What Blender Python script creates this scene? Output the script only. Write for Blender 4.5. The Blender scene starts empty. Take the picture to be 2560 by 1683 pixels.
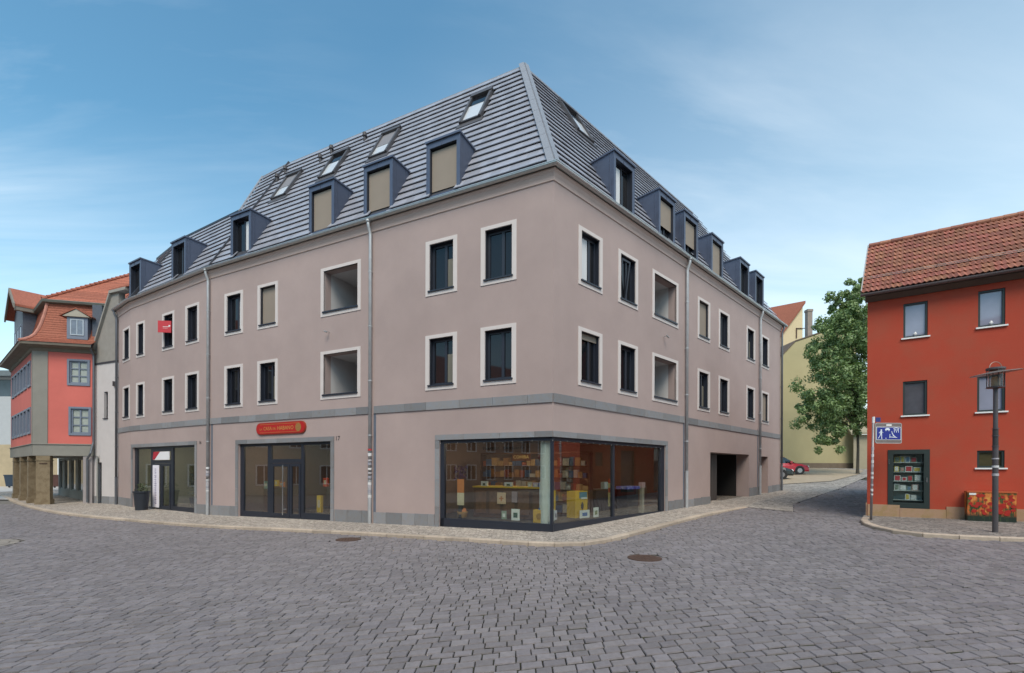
import bpy, bmesh, math, random
from mathutils import Vector, Matrix, noise
from mathutils.geometry import tessellate_polygon
random.seed(7)
SC = bpy.context.scene
COL = SC.collection
# ------------------------------------------------------------------ camera
EYE = 1.70
cam_d = bpy.data.cameras.new("camera"); cam = bpy.data.objects.new("camera", cam_d); COL.objects.link(cam)
cam.matrix_world = Matrix.Translation((0, 0, EYE)) @ Matrix.Rotation(math.radians(90), 4, 'X') @ Matrix.Rotation(.003, 4, 'Z')
cam_d.sensor_width = 36; cam_d.lens = 36 * 1150 / 2560
cam_d.shift_y = (1174.3 - 841.5) / 2560
cam_d.clip_start = .1; cam_d.clip_end = 2000
SC.camera = cam
# ------------------------------------------------------------------ world: daylight sky with thin cirrus
SUN_EL, SUN_AZ = math.radians(52), math.radians(178)
W = bpy.data.worlds.new("World"); SC.world = W; W.use_nodes = True
nt = W.node_tree; nt.nodes.clear(); N = nt.nodes; Lk = nt.links.new
out = N.new('ShaderNodeOutputWorld'); bg = N.new('ShaderNodeBackground'); Lk(bg.outputs[0], out.inputs[0])
sky = N.new('ShaderNodeTexSky'); sky.sky_type = 'NISHITA'; sky.sun_disc = False
sky.sun_elevation = SUN_EL; sky.sun_rotation = SUN_AZ; sky.air_density = 1.0; sky.dust_density = .6; sky.ozone_density = 1.6
tc = N.new('ShaderNodeTexCoord'); sep = N.new('ShaderNodeSeparateXYZ'); Lk(tc.outputs['Generated'], sep.inputs[0])
def wmath(op, a, b=None, clamp=False):
    m = N.new('ShaderNodeMath'); m.operation = op; m.use_clamp = clamp
    for i, v in enumerate((a, b)):
        if v is None: continue
        if isinstance(v, (int, float)): m.inputs[i].default_value = v
        else: Lk(v, m.inputs[i])
    return m.outputs[0]
zc = wmath('MAXIMUM', sep.outputs[2], .06)
comb = N.new('ShaderNodeCombineXYZ')                      # project onto a high flat cloud sheet
Lk(wmath('DIVIDE', sep.outputs[0], wmath('ADD', zc, .12)), comb.inputs[0]); Lk(wmath('DIVIDE', sep.outputs[1], wmath('ADD', zc, .12)), comb.inputs[1])
mp = N.new('ShaderNodeMapping'); mp.inputs['Rotation'].default_value = (0, 0, math.radians(24)); mp.inputs['Scale'].default_value = (.42, 1.5, 1)
Lk(comb.outputs[0], mp.inputs[0])
n1 = N.new('ShaderNodeTexNoise'); n1.inputs['Scale'].default_value = 1.3; n1.inputs['Detail'].default_value = 7; n1.inputs['Roughness'].default_value = .58; n1.inputs['Distortion'].default_value = .7
Lk(mp.outputs[0], n1.inputs['Vector'])
n2 = N.new('ShaderNodeTexNoise'); n2.inputs['Scale'].default_value = .55; n2.inputs['Detail'].default_value = 3
Lk(comb.outputs[0], n2.inputs['Vector'])
cl = wmath('MULTIPLY', wmath('SUBTRACT', n1.outputs[0], .42), 3.2, True)
cl2 = wmath('MULTIPLY', wmath('SUBTRACT', n2.outputs[0], .38), 2.6, True)
cl = wmath('MULTIPLY', cl, cl2)
hz = wmath('POWER', wmath('SUBTRACT', 1.0, zc, True), 2.9)  # whiter near the horizon
cov = wmath('ADD', wmath('MULTIPLY', hz, .92), wmath('MULTIPLY', sep.outputs[0], .20), True)
mixc = N.new('ShaderNodeMixRGB'); Lk(cov, mixc.inputs[0]); mixc.inputs[2].default_value = (8.6, 9.4, 9.6, 1)
mixd = N.new('ShaderNodeMixRGB'); Lk(wmath('MULTIPLY', cl, .66), mixd.inputs[0]); mixd.inputs[2].default_value = (9.6, 10.0, 10.2, 1)
tint = N.new('ShaderNodeMixRGB'); tint.blend_type = 'MULTIPLY'; tint.inputs[0].default_value = 1; tint.inputs[2].default_value = (1.06, 1.62, 1.52, 1)
Lk(sky.outputs[0], tint.inputs[1]); Lk(tint.outputs[0], mixc.inputs[1])
Lk(mixc.outputs[0], mixd.inputs[1]); Lk(mixd.outputs[0], bg.inputs[0]); bg.inputs[1].default_value = .10
# ------------------------------------------------------------------ sun behind thin cloud
sl = bpy.data.lights.new("sun", 'SUN'); sun = bpy.data.objects.new("sun", sl); COL.objects.link(sun)
sl.energy = 2.2; sl.angle = math.radians(32); sl.color = (1, .86, .71)
sd = Vector((math.sin(SUN_AZ) * math.cos(SUN_EL), math.cos(SUN_AZ) * math.cos(SUN_EL), math.sin(SUN_EL)))
sun.rotation_euler = sd.to_track_quat('Z', 'Y').to_euler()
SC.view_settings.view_transform = 'Standard'; SC.view_settings.look = 'None'; SC.view_settings.gamma = 1
SC.view_settings.use_curve_mapping = False; SC.view_settings.exposure = 0.50
SC.render.engine = 'CYCLES'
# ------------------------------------------------------------------ materials
MATS = {}
def srgb(r, g, b):
    f = lambda c: (c / 255) / 12.92 if c / 255 <= .04045 else ((c / 255 + .055) / 1.055) ** 2.4
    return (f(r), f(g), f(b))
def M(name, col, rough=.7, metal=0, var=.12, scale=3.0, bump=.0, bscale=60, rnd=0.0, hue=0.0, spec=.5, stain=0.0, emit=None, col2=None, vscale=(1, 1, 1), cells=0, streak=0):
    if name in MATS: return MATS[name]
    m = bpy.data.materials.new(name); m.use_nodes = True; t = m.node_tree; P = t.nodes['Principled BSDF']; L = t.links.new
    P.inputs['Roughness'].default_value = rough; P.inputs['Metallic'].default_value = metal
    P.inputs['Specular IOR Level'].default_value = spec
    P.inputs['Base Color'].default_value = (*col, 1)
    if emit: P.inputs['Emission Color'].default_value = (*emit[0], 1); P.inputs['Emission Strength'].default_value = emit[1]
    co = t.nodes.new('ShaderNodeTexCoord').outputs['Object']
    if vscale != (1, 1, 1):
        mm = t.nodes.new('ShaderNodeMapping'); mm.inputs['Scale'].default_value = vscale; L(co, mm.inputs[0]); co = mm.outputs[0]
    last = None
    c = t.nodes.new('ShaderNodeRGB'); c.outputs[0].default_value = (*col, 1); last = c.outputs[0]
    def mul(last, fac, lo, hi):
        mr = t.nodes.new('ShaderNodeMapRange'); L(fac, mr.inputs[0]); mr.inputs[3].default_value = lo; mr.inputs[4].default_value = hi
        v = t.nodes.new('ShaderNodeVectorMath'); v.operation = 'SCALE'; L(last, v.inputs[0]); L(mr.outputs[0], v.inputs['Scale']); return v.outputs[0]
    if col2 is not None or var:
        n = t.nodes.new('ShaderNodeTexNoise'); n.inputs['Scale'].default_value = scale; n.inputs['Detail'].default_value = 6; n.inputs['Roughness'].default_value = .6; L(co, n.inputs['Vector'])
        if col2 is not None:
            rp = t.nodes.new('ShaderNodeMapRange'); L(n.outputs[0], rp.inputs[0]); rp.inputs[1].default_value = .42; rp.inputs[2].default_value = .62
            mx = t.nodes.new('ShaderNodeMixRGB'); L(rp.outputs[0], mx.inputs[0]); L(last, mx.inputs[1]); mx.inputs[2].default_value = (*col2, 1); last = mx.outputs[0]
        if var:
            last = mul(last, n.outputs[0], 1 - 2 * var, 1 + 2 * var)
    if stain:
        n = t.nodes.new('ShaderNodeTexNoise'); n.inputs['Scale'].default_value = .35; n.inputs['Detail'].default_value = 4; L(co, n.inputs['Vector'])
        last = mul(last, n.outputs[0], 1 - 2 * stain, 1 + 2 * stain)
    if rnd or hue:
        oi = t.nodes.new('ShaderNodeObjectInfo'); gi = t.nodes.new('ShaderNodeNewGeometry')
        a = t.nodes.new('ShaderNodeMath'); a.operation = 'ADD'; L(oi.outputs['Random'], a.inputs[0]); L(gi.outputs['Random Per Island'], a.inputs[1])
        fr = t.nodes.new('ShaderNodeMath'); fr.operation = 'FRACT'; L(a.outputs[0], fr.inputs[0])
        if rnd: last = mul(last, fr.outputs[0], 1 - rnd, 1 + rnd)
        if hue:
            wn = t.nodes.new('ShaderNodeTexWhiteNoise'); wn.noise_dimensions = '1D'; L(fr.outputs[0], wn.inputs['W'])
            hs = t.nodes.new('ShaderNodeHueSaturation'); mr = t.nodes.new('ShaderNodeMapRange'); L(wn.outputs[0], mr.inputs[0])
            mr.inputs[3].default_value = .5 - hue; mr.inputs[4].default_value = .5 + hue; L(mr.outputs[0], hs.inputs['Hue']); L(last, hs.inputs['Color']); last = hs.outputs[0]
    if streak:
        sm = t.nodes.new('ShaderNodeMapping'); sm.inputs['Scale'].default_value = (2.6, 2.6, .12); L(co, sm.inputs[0]); n = t.nodes.new('ShaderNodeTexNoise'); n.inputs['Scale'].default_value = 1.6; n.inputs['Detail'].default_value = 5; L(sm.outputs[0], n.inputs['Vector']); last = mul(last, n.outputs[0], 1 - 2 * streak, 1 + 2 * streak)
    if cells:
        vo = t.nodes.new('ShaderNodeTexVoronoi'); vo.inputs['Scale'].default_value = cells; vo.inputs['Randomness'].default_value = .75; L(co, vo.inputs['Vector'])
        ve = t.nodes.new('ShaderNodeTexVoronoi'); ve.feature = 'DISTANCE_TO_EDGE'; ve.inputs['Scale'].default_value = cells; ve.inputs['Randomness'].default_value = .75; L(co, ve.inputs['Vector'])
        sc = t.nodes.new('ShaderNodeSeparateColor'); L(vo.outputs['Color'], sc.inputs[0]); last = mul(last, sc.outputs[0], .72, 1.25)
        em = t.nodes.new('ShaderNodeMapRange'); L(ve.outputs['Distance'], em.inputs[0]); em.inputs[2].default_value = .09; last = mul(last, em.outputs[0], .35, 1.0)
    L(last, P.inputs['Base Color'])
    if cells:
        b = t.nodes.new('ShaderNodeBump'); b.inputs['Strength'].default_value = .6; b.inputs['Distance'].default_value = .015; L(em.outputs[0], b.inputs['Height']); L(b.outputs[0], P.inputs['Normal'])
    elif bump:
        n = t.nodes.new('ShaderNodeTexNoise'); n.inputs['Scale'].default_value = bscale; n.inputs['Detail'].default_value = 4; L(co, n.inputs['Vector'])
        b = t.nodes.new('ShaderNodeBump'); b.inputs['Strength'].default_value = bump; b.inputs['Distance'].default_value = .02; L(n.outputs[0], b.inputs['Height']); L(b.outputs[0], P.inputs['Normal'])
    MATS[name] = m; return m
def glass(name, tint=(.75, .8, .78), ior=1.75, wavy=.0):
    m = bpy.data.materials.new(name); m.use_nodes = True; t = m.node_tree; t.nodes.clear(); L = t.links.new
    o = t.nodes.new('ShaderNodeOutputMaterial'); mx = t.nodes.new('ShaderNodeMixShader'); tr = t.nodes.new('ShaderNodeBsdfTransparent'); gl = t.nodes.new('ShaderNodeBsdfGlossy')
    lw = t.nodes.new('ShaderNodeLayerWeight'); pw = t.nodes.new('ShaderNodeMath'); pw.operation = 'POWER'; L(lw.outputs['Facing'], pw.inputs[0]); pw.inputs[1].default_value = 4.0
    r0 = ((ior - 1) / (ior + 1)) ** 2; fr = t.nodes.new('ShaderNodeMath'); fr.operation = 'MULTIPLY_ADD'; L(pw.outputs[0], fr.inputs[0]); fr.inputs[1].default_value = 1 - r0; fr.inputs[2].default_value = r0
    lw.inputs[0].default_value = .5; tr.inputs[0].default_value = (*tint, 1); gl.inputs['Roughness'].default_value = 0.0
    gl.inputs[0].default_value = (.95, .97, 1, 1)
    L(fr.outputs[0], mx.inputs[0]); L(tr.outputs[0], mx.inputs[1]); L(gl.outputs[0], mx.inputs[2]); L(mx.outputs[0], o.inputs[0])
    if wavy:
        n = t.nodes.new('ShaderNodeTexNoise'); n.inputs['Scale'].default_value = 1.3; b = t.nodes.new('ShaderNodeBump'); b.inputs['Strength'].default_value = wavy; b.inputs['Distance'].default_value = .02
        co = t.nodes.new('ShaderNodeTexCoord'); L(co.outputs['Object'], n.inputs['Vector']); L(n.outputs[0], b.inputs['Height']); L(b.outputs[0], gl.inputs['Normal'])
    MATS[name] = m; return m
plaster = M('mauve_plaster', (.395, .305, .284), .9, var=.05, scale=1.2, stain=.08, streak=.008, bump=.35, bscale=90)
plaster_lt = M('loggia_plaster', (.60, .58, .57), .9, var=.03, bump=.2, bscale=90)
cream = M('cream_surround', (.62, .56, .535), .85, var=.04, bump=.1, bscale=80)
stone = M('grey_shell_limestone', (.235, .228, .23), .75, var=.22, scale=7, bump=.4, bscale=45, rnd=.2, hue=.015, col2=(.19, .198, .212))
anth = M('anthracite_metal', (.018, .022, .034), .45, var=.05)
zinc = M('dormer_zinc', (.098, .115, .165), .42, metal=.35, var=.08, scale=4, stain=.05)
zinc_lt = M('gutter_zinc', (.50, .51, .50), .38, metal=.75, var=.1, scale=8)
zinc_dk = M('dark_seam_metal', (.05, .05, .06), .5, var=.1)
tile_grey = M('grey_roof_tile', (.33, .335, .38), .30, var=.08, scale=9, rnd=.12, bump=.06, bscale=30, spec=.75)
hipm = M('hip_flashing', (.27, .28, .31), .5, metal=.2, var=.22, scale=22)
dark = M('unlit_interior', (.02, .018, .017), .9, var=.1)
pane_m = M('window_glass', (.009, .010, .013), .03, var=0, spec=.42)
bump_mat = None
blind = M('taupe_blind', (.27, .222, .178), .8, var=.05, scale=2)
curtain = M('white_curtain', (.62, .63, .64), .8, var=.06, scale=6, vscale=(12, 1, .4))
curtain_g = M('grey_curtain', (.16, .15, .12), .8, var=.25, scale=6, vscale=(14, 1, .4))
shopglass = glass('shop_glass', (.88, .9, .88), 1.95)
steel = M('brushed_steel', (.6, .6, .6), .25, metal=1, var=.05)
white = M('white_paint', (.74, .74, .73), .6, var=.03)
black = M('black_plastic', (.015, .016, .02), .5, var=.1)
# ------------------------------------------------------------------ ground height
def clampf(v, a, b): return max(a, min(b, v))
def g(x, y):
    x = clampf(x, -46, 42); y = clampf(y, -6, 62)
    return .025 * (x - 1.1) + .02 * (y - 12.5) + (.03 * max(0, y - 26) * clampf((x - 2) / 4, 0, 1)) + .017 * max(0, -12 - x)
ROAD = -.075
# ------------------------------------------------------------------ mesh helpers
BASE = {}
class Fr:
    """A vertical plane: o origin in plan, d direction to the right as seen from outside, n inward."""
    def __init__(s, o, d):
        d = Vector(d).normalized(); s.o = Vector(o); s.d = d; s.n = Vector((-d.y, d.x)); s.a = math.atan2(d.y, d.x)
    def P(s, u, t, z):
        p = s.o + s.d * u + s.n * t; return (p.x, p.y, z)
LOC = Fr((0, 0), (1, 0))
class MB:
    def __init__(s): s.v = []; s.f = []; s.side = []; s.mat2 = None
    def poly(s, pts):
        i = len(s.v); s.v += [tuple(p) for p in pts]; s.f.append(tuple(range(i, i + len(pts)))); return s
    def solid(s, bot, top):
        n = len(bot); i = len(s.v); s.v += [tuple(p) for p in bot] + [tuple(p) for p in top]
        s.f.append(tuple(range(i + n - 1, i - 1, -1))); s.f.append(tuple(range(i + n, i + 2 * n)))
        for k in range(n): j = (k + 1) % n; s.f.append((i + k, i + j, i + n + j, i + n + k))
        return s
    def box(s, F, u, t, z):
        a, b = sorted(u); c, e = sorted(t); q = [(a, c), (b, c), (b, e), (a, e)]
        z0, z1 = sorted(z)
        return s.solid([F.P(x, y, z0) for x, y in q], [F.P(x, y, z1) for x, y in q])
    def ring(s, F, u, z, w, t):
        """rectangular frame; w = (left, right, bottom, top) bar widths"""
        s.box(F, (u[0], u[0] + w[0]), t, z); s.box(F, (u[1] - w[1], u[1]), t, z)
        s.box(F, (u[0] + w[0], u[1] - w[1]), t, (z[0], z[0] + w[2])); s.box(F, (u[0] + w[0], u[1] - w[1]), t, (z[1] - w[3], z[1])); return s
    def prism(s, F, pts, t):
        """pts (u,z) polygon counter-clockwise seen from outside, extruded t0..t1"""
        return s.solid([F.P(u, t[0], z) for u, z in pts], [F.P(u, t[1], z) for u, z in pts])
    def tube(s, path, r, n=10, cap=True):
        path = [Vector(p) for p in path]; rr = r if isinstance(r, (list, tuple)) else [r] * len(path); rings = []
        for k, p in enumerate(path):
            d = (path[min(k + 1, len(path) - 1)] - path[max(k - 1, 0)]).normalized()
            a = d.orthogonal().normalized() if k == 0 else (a - d * a.dot(d)).normalized()
            b = d.cross(a); i = len(s.v)
            s.v += [tuple(p + (a * math.cos(2 * math.pi * j / n) + b * math.sin(2 * math.pi * j / n)) * rr[k]) for j in range(n)]; rings.append(i)
        for q in range(len(rings) - 1):
            for j in range(n): k = (j + 1) % n; s.f.append((rings[q] + j, rings[q] + k, rings[q + 1] + k, rings[q + 1] + j))
        if cap: s.f.append(tuple(rings[0] + j for j in range(n - 1, -1, -1))); s.f.append(tuple(rings[-1] + j for j in range(n)))
        return s
    def lathe(s, c, prof, n=24):
        rings = []
        for r, z in prof:
            i = len(s.v); s.v += [(c[0] + r * math.cos(2 * math.pi * j / n), c[1] + r * math.sin(2 * math.pi * j / n), c[2] + z) for j in range(n)]; rings.append(i)
        for q in range(len(rings) - 1):
            for j in range(n): k = (j + 1) % n; s.f.append((rings[q] + j, rings[q] + k, rings[q + 1] + k, rings[q + 1] + j))
        s.f.append(tuple(rings[0] + j for j in range(n - 1, -1, -1))); s.f.append(tuple(rings[-1] + j for j in range(n))); return s
    def sweep(s, path, prof, closed=False):
        """path: plan points left->right seen from outside; prof (out, z)"""
        P = [Vector(p) for p in path]; rings = []
        for k, p in enumerate(P):
            ns = []
            if k > 0: d = (P[k] - P[k - 1]).normalized(); ns.append(Vector((d.y, -d.x)))
            if k < len(P) - 1: d = (P[k + 1] - P[k]).normalized(); ns.append(Vector((d.y, -d.x)))
            w = ns[0] if len(ns) == 1 else (ns[0] + ns[1]) / (1 + ns[0].dot(ns[1]))
            i = len(s.v); s.v += [((p + w * o).x, (p + w * o).y, z) for o, z in prof]; rings.append(i)
        m = len(prof)
        for q in range(len(rings) - 1):
            for j in range(m if closed else m - 1): k = (j + 1) % m; s.f.append((rings[q] + j, rings[q + 1] + j, rings[q + 1] + k, rings[q] + k))
        if closed:
            s.f.append(tuple(rings[0] + j for j in range(m))); s.f.append(tuple(rings[-1] + j for j in range(m - 1, -1, -1)))
        return s
    def wall(s, F, u, z, holes, t=0, depth=.22, reveal=True):
        us = sorted({u[0], u[1], *[h[0] for h in holes], *[h[1] for h in holes]}); zs = sorted({z[0], z[1], *[h[2] for h in holes], *[h[3] for h in holes]})
        us = [a for a in us if u[0] <= a <= u[1]]; zs = [a for a in zs if z[0] <= a <= z[1]]
        for a, b in zip(us, us[1:]):
            for c, e in zip(zs, zs[1:]):
                mu, mz = (a + b) / 2, (c + e) / 2
                if any(h[0] < mu < h[1] and h[2] < mz < h[3] for h in holes): continue
                s.poly([F.P(a, t, c), F.P(b, t, c), F.P(b, t, e), F.P(a, t, e)])
        if reveal:
            for h in holes:
                a, b, c, e = h[:4]; dd = h[4] if len(h) > 4 else depth
                q = [(a, c), (a, e), (b, e), (b, c)]
                for k in range(4):
                    (x0, y0), (x1, y1) = q[k], q[(k + 1) % 4]
                    if len(h) > 5 and x0 == x1 == h[5]: continue
                    s.poly([F.P(x0, t, y0), F.P(x1, t, y1), F.P(x1, t + dd, y1), F.P(x0, t + dd, y0)])
        return s
    def build(s, name, mat, parent=None, kind=None, smooth=False, local=False):
        me = bpy.data.meshes.new(name); vs = s.v
        if parent is not None and not local:
            b = BASE.get(parent.name)
            if b: vs = [(v[0] - b[0], v[1] - b[1], v[2] - b[2]) for v in vs]
        me.from_pydata(vs, [], s.f); me.materials.append(mat)
        if s.mat2:
            me.materials.append(s.mat2)
            for k in s.side: me.polygons[k].material_index = 1
        bm = bmesh.new(); bm.from_mesh(me); bmesh.ops.recalc_face_normals(bm, faces=bm.faces) if kind != 'raw' else None; bm.to_mesh(me); bm.free()
        if smooth: me.polygons.foreach_set('use_smooth', [True] * len(me.polygons))
        o = bpy.data.objects.new(name, me); COL.objects.link(o)
        if parent is not None:
            o.parent = parent
            if not local: BASE[o.name] = BASE.get(parent.name)
        if kind and kind != 'raw': o['kind'] = kind
        return o
def thing(name, label, cat, loc=(0, 0, 0), group=None, rotz=0):
    o = bpy.data.objects.new(name, None); COL.objects.link(o); o.location = loc; o.rotation_euler = (0, 0, rotz); o.empty_display_size = .2
    o['label'] = label; o['category'] = cat
    if group: o['group'] = group
    BASE[o.name] = tuple(loc) if rotz == 0 else None
    return o
def tag(o, label, cat, group=None):
    o['label'] = label; o['category'] = cat
    if group: o['group'] = group
    return o
def put(me, name, parent, F, u, t, z):
    """instance of a shared local mesh at a place on facade frame F, as a part of parent"""
    o = bpy.data.objects.new(name, me); COL.objects.link(o); o.parent = parent; b = BASE[parent.name]; p = F.P(u, t, z)
    o.location = (p[0] - b[0], p[1] - b[1], p[2] - b[2]); o.rotation_euler = (0, 0, F.a); return o
def sub(me, name, parent, loc=(0, 0, 0)):
    o = bpy.data.objects.new(name, me); COL.objects.link(o); o.parent = parent; o.location = loc; return o
def lmesh(mb, name, mat, smooth=False):
    o = mb.build(name, mat, None, smooth=smooth); me = o.data; bpy.data.objects.remove(o); return me
def text_mb(body, size, F, u, t, z, mb=None, depth=.01, rot=0, center=True, xs=1.0):
    cu = bpy.data.curves.new('txt', 'FONT'); cu.body = body; cu.size = size; cu.align_x = 'CENTER' if center else 'LEFT'; cu.align_y = 'CENTER'; cu.resolution_u = 2
    ob = bpy.data.objects.new('txt', cu); COL.objects.link(ob)
    dg = bpy.context.evaluated_depsgraph_get(); me = bpy.data.meshes.new_from_object(ob.evaluated_get(dg)); bpy.data.objects.remove(ob)
    mb = mb or MB(); c, s_ = math.cos(rot), math.sin(rot)
    i = len(mb.v); mb.v += [F.P(u + (v.co.x * c * xs - v.co.y * s_), t, z + (v.co.x * s_ * xs + v.co.y * c)) for v in me.vertices]
    mb.f += [tuple(i + k for k in p.vertices) for p in me.polygons]; bpy.data.meshes.remove(me); return mb
def clip_sheet(name, pts, zf, mat, step=2.0, kind='structure'):
    bm = bmesh.new(); vs = [bm.verts.new((x, y, 0)) for x, y in pts]; bm.faces.new(vs)
    bmesh.ops.triangulate(bm, faces=bm.faces[:])
    xs = [p[0] for p in pts]; ys = [p[1] for p in pts]
    for ax, lo, hi, sp in ((0, min(xs), max(xs), [-12, 5, 2, 6]), (1, min(ys), max(ys), [26])):
        cuts = sp + [lo + step * k for k in range(1, int((hi - lo) / step) + 1)]
        for c in cuts:
            if not lo < c < hi: continue
            co = [0, 0, 0]; no = [0, 0, 0]; co[ax] = c; no[ax] = 1
            bmesh.ops.bisect_plane(bm, geom=bm.verts[:] + bm.edges[:] + bm.faces[:], plane_co=co, plane_no=no)
    for v in bm.verts: v.co.z = zf(v.co.x, v.co.y)
    for f in bm.faces:
        if f.normal.z < 0: f.normal_flip()
    bmesh.ops.recalc_face_normals(bm, faces=bm.faces[:])
    if sum(f.normal.z for f in bm.faces) < 0: bmesh.ops.reverse_faces(bm, faces=bm.faces[:])
    me = bpy.data.meshes.new(name); bm.to_mesh(me); bm.free(); me.materials.append(mat)
    o = bpy.data.objects.new(name, me); COL.objects.link(o)
    if kind: o['kind'] = kind
    return o
def inpoly(x, y, poly):
    r = False; j = len(poly) - 1
    for i in range(len(poly)):
        xi, yi = poly[i]; xj, yj = poly[j]
        if (yi > y) != (yj > y) and x < (xj - xi) * (y - yi) / (yj - yi) + xi: r = not r
        j = i
    return r
def limit_parts(specs, name, stuffname, mat, parent, mk, n=300, root=(0, 0), smooth=False):
    """specs sorted nearest first: the first n become single parts, the rest one stuff mesh"""
    for s_ in specs[:n]:
        mb = MB(); mk(mb, s_); mb.build(name, mat, parent, smooth=smooth)
    if len(specs) > n:
        mb = MB()
        for s_ in specs[n:]: mk(mb, s_)
        mb.build(stuffname, mat, parent, kind='stuff', smooth=smooth)
# ================================================================== ground, street, pavements
C0 = Vector((1.1065, 12.5)); aL = Vector((-.9011, .4336)).normalized(); aR = Vector((.72058, .69337)).normalized()
P0 = C0 + aL * 15.15; d2 = Vector((-1, .575)).normalized(); P1 = P0 + d2 * 7.2; d3 = Vector((-1, .75)).normalized(); P2 = P1 + d3 * 2.16
PE = C0 + aR * 19.57
FL = Fr(C0, -aL); F2 = Fr(P0, -d2); F3 = Fr(P1, -d3); FR = Fr(C0, aR)
RA = Vector((11.17, 14.47)); FH = Fr(RA, (.8329, -.5534))          # red house facade
A0 = Vector((-25.0, 24.0)); FPR = Fr(A0, (.9681, .2504)); FPL = Fr(A0, (.7926, -.6097))   # pink house faces
cobble = M('basalt_sett', (.188, .171, .177), .62, var=.14, scale=14, bump=.35, bscale=40, rnd=.16, hue=.03, spec=.4, stain=.10)
cobble_far = M('distant_setts', (.165, .158, .165), .6, var=.22, scale=6, bump=.8, bscale=9)
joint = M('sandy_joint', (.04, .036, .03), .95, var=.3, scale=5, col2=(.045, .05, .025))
mosaic = M('small_mosaic_paving', (.385, .335, .29), .8, var=.12, scale=5, stain=.12, cells=10)
kerbm = M('granite_kerb', (.41, .335, .265), .75, var=.16, scale=10, bump=.2, bscale=60, rnd=.14, stain=.1)
alleym = M('alley_paving', (.33, .30, .27), .85, var=.15, scale=4, stain=.15, cells=5.5)
sandm = M('sandy_lot', (.36, .29, .21), .95, var=.2, scale=3, bump=.5, bscale=10)
clip_sheet('ground', [(-400, -300), (400, -300), (400, 500), (-400, 500)], lambda x, y: g(x, y) - .16, M('earth', (.16, .15, .14), .9, var=.2), step=100)
KERB = [(-38.5, 34.0), (-32.83, 29.73), (-28.19, 26.03), (-23.79, 22.76), (-19.93, 20.22), (-16.65, 18.5), (-14.45, 17.5), (-12.58, 16.63), (-10.63, 15.75), (-9.56, 15.27), (-7.16, 14.36), (-5.36, 13.62), (-3.79, 12.96), (-2.35, 12.32), (-.81, 11.62), (.40, 11.06), (1.0, 10.86), (1.6, 10.84), (2.21, 11.11), (3.7, 12.62), (5.4, 14.42), (6.99, 16.02), (9.27, 18.09)]
RKERB = [(11.17, 14.6), (10.75, 14.1), (10.32, 13.6), (9.94, 12.99), (9.68, 12.22), (9.66, 11.5), (9.98, 10.98), (10.53, 10.6), (11.52, 10.1), (14.0, 8.75), (22.0, 4.2)]
def smooth(poly):
    P = [Vector(p) for p in poly]; S = []
    for i in range(len(P) - 1):
        p0, p1, p2, p3 = P[max(i - 1, 0)], P[i], P[i + 1], P[min(i + 2, len(P) - 1)]
        for k in range(5):
            t = k / 5; S.append(.5 * ((2 * p1) + (p2 - p0) * t + (2 * p0 - 5 * p1 + 4 * p2 - p3) * t * t + (3 * p1 - p0 - 3 * p2 + p3) * t ** 3))
    return [tuple(p) for p in S] + [tuple(P[-1])]
def recut(poly, step=.62):
    S = smooth(poly); out = [S[0]]; acc = 0
    for a, b in zip(S, S[1:]):
        acc += math.dist(a, b)
        if acc > step: out.append(b); acc = 0
    if out[-1] != S[-1]: out.append(S[-1])
    return out
KERB = recut(KERB); RKERB = recut(RKERB)
inner = [PE + Vector((.2, .3)), PE, C0, P0, P1, P2, (-22.0, 25.2), (-31.5, 32.4), (-38, 37.0)]
inner2 = [(p[0], p[1] + .35) for p in inner]
def SWZ(x, y): return g(x, y) - .060 * clampf((x - 6.8) / 2.6, 0, 1) * (1 if y > 14.5 else 0)
sidewalk = clip_sheet('sidewalk', KERB + [(10.3, 19.6), (14.0, 23.6), (16.2, 26.6)] + inner2, SWZ, mosaic, step=3)
sidewalk2 = clip_sheet('pavement', RKERB + [(24, 7), tuple(RA + FH.d * 12), tuple(RA + FH.n * .5)], lambda x, y: g(x, y), M('paving_right', (.24, .215, .195), .85, var=.12, scale=5, stain=.1, cells=9), step=3)
clip_sheet('alley', [(9.27, 18.09), (9.99, 16.34), (11.46, 18.77), (16.04, 23.58), (22.28, 30), (34, 42), (30, 48), (14, 36), (15.5, 26.8), (13.9, 23.7), (10.2, 19.7)], lambda x, y: g(x, y) + ROAD + .012, alleym, step=3)
clip_sheet('parking_lot', [(17.2, 29.5), (21.5, 31.0), (27.5, 36.5), (31, 40.5), (30, 47), (18, 42), (14, 36)], lambda x, y: g(x, y) - .03, sandm, step=3)
def along(poly, step):
    res = []; acc = 0; P = [Vector(p) for p in poly]
    for a, b in zip(P, P[1:]):
        L = (b - a).length; n = max(1, round(L / step))
        for k in range(n): res.append((a.lerp(b, k / n), a.lerp(b, (k + 1) / n)))
    return res
def kerb_stones(poly, parent, inward):
    S2 = [Vector(p) for p in poly]
    for a, b in zip(S2, S2[1:]):
        d = (b - a).normalized(); n = Vector((-d.y, d.x)) * inward; a = a + d * .006; b = b - d * .006
        za, zb = SWZ(*a) + .012, SWZ(*b) + .012; w = .17; h = .22; a = a - n * .012; b = b - n * .012
        q = [a, b, b + n * w, a + n * w]; zz = [za, zb, zb, za]
        e = [a + n * .02, b + n * .02, b + n * w, a + n * w]
        mb = MB(); i0 = 0
        mb.v = [(p.x, p.y, z - h) for p, z in zip(q, zz)] + [(p.x, p.y, z - .02) for p, z in zip(q, zz)] + [(p.x, p.y, z) for p, z in zip(e, zz)]
        for base in (0, 4):
            for k in range(4): j = (k + 1) % 4; mb.f.append((base + k, base + j, base + 4 + j, base + 4 + k))
        mb.f.append((8, 9, 10, 11)); mb.build('kerb_stone', kerbm, parent)
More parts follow.
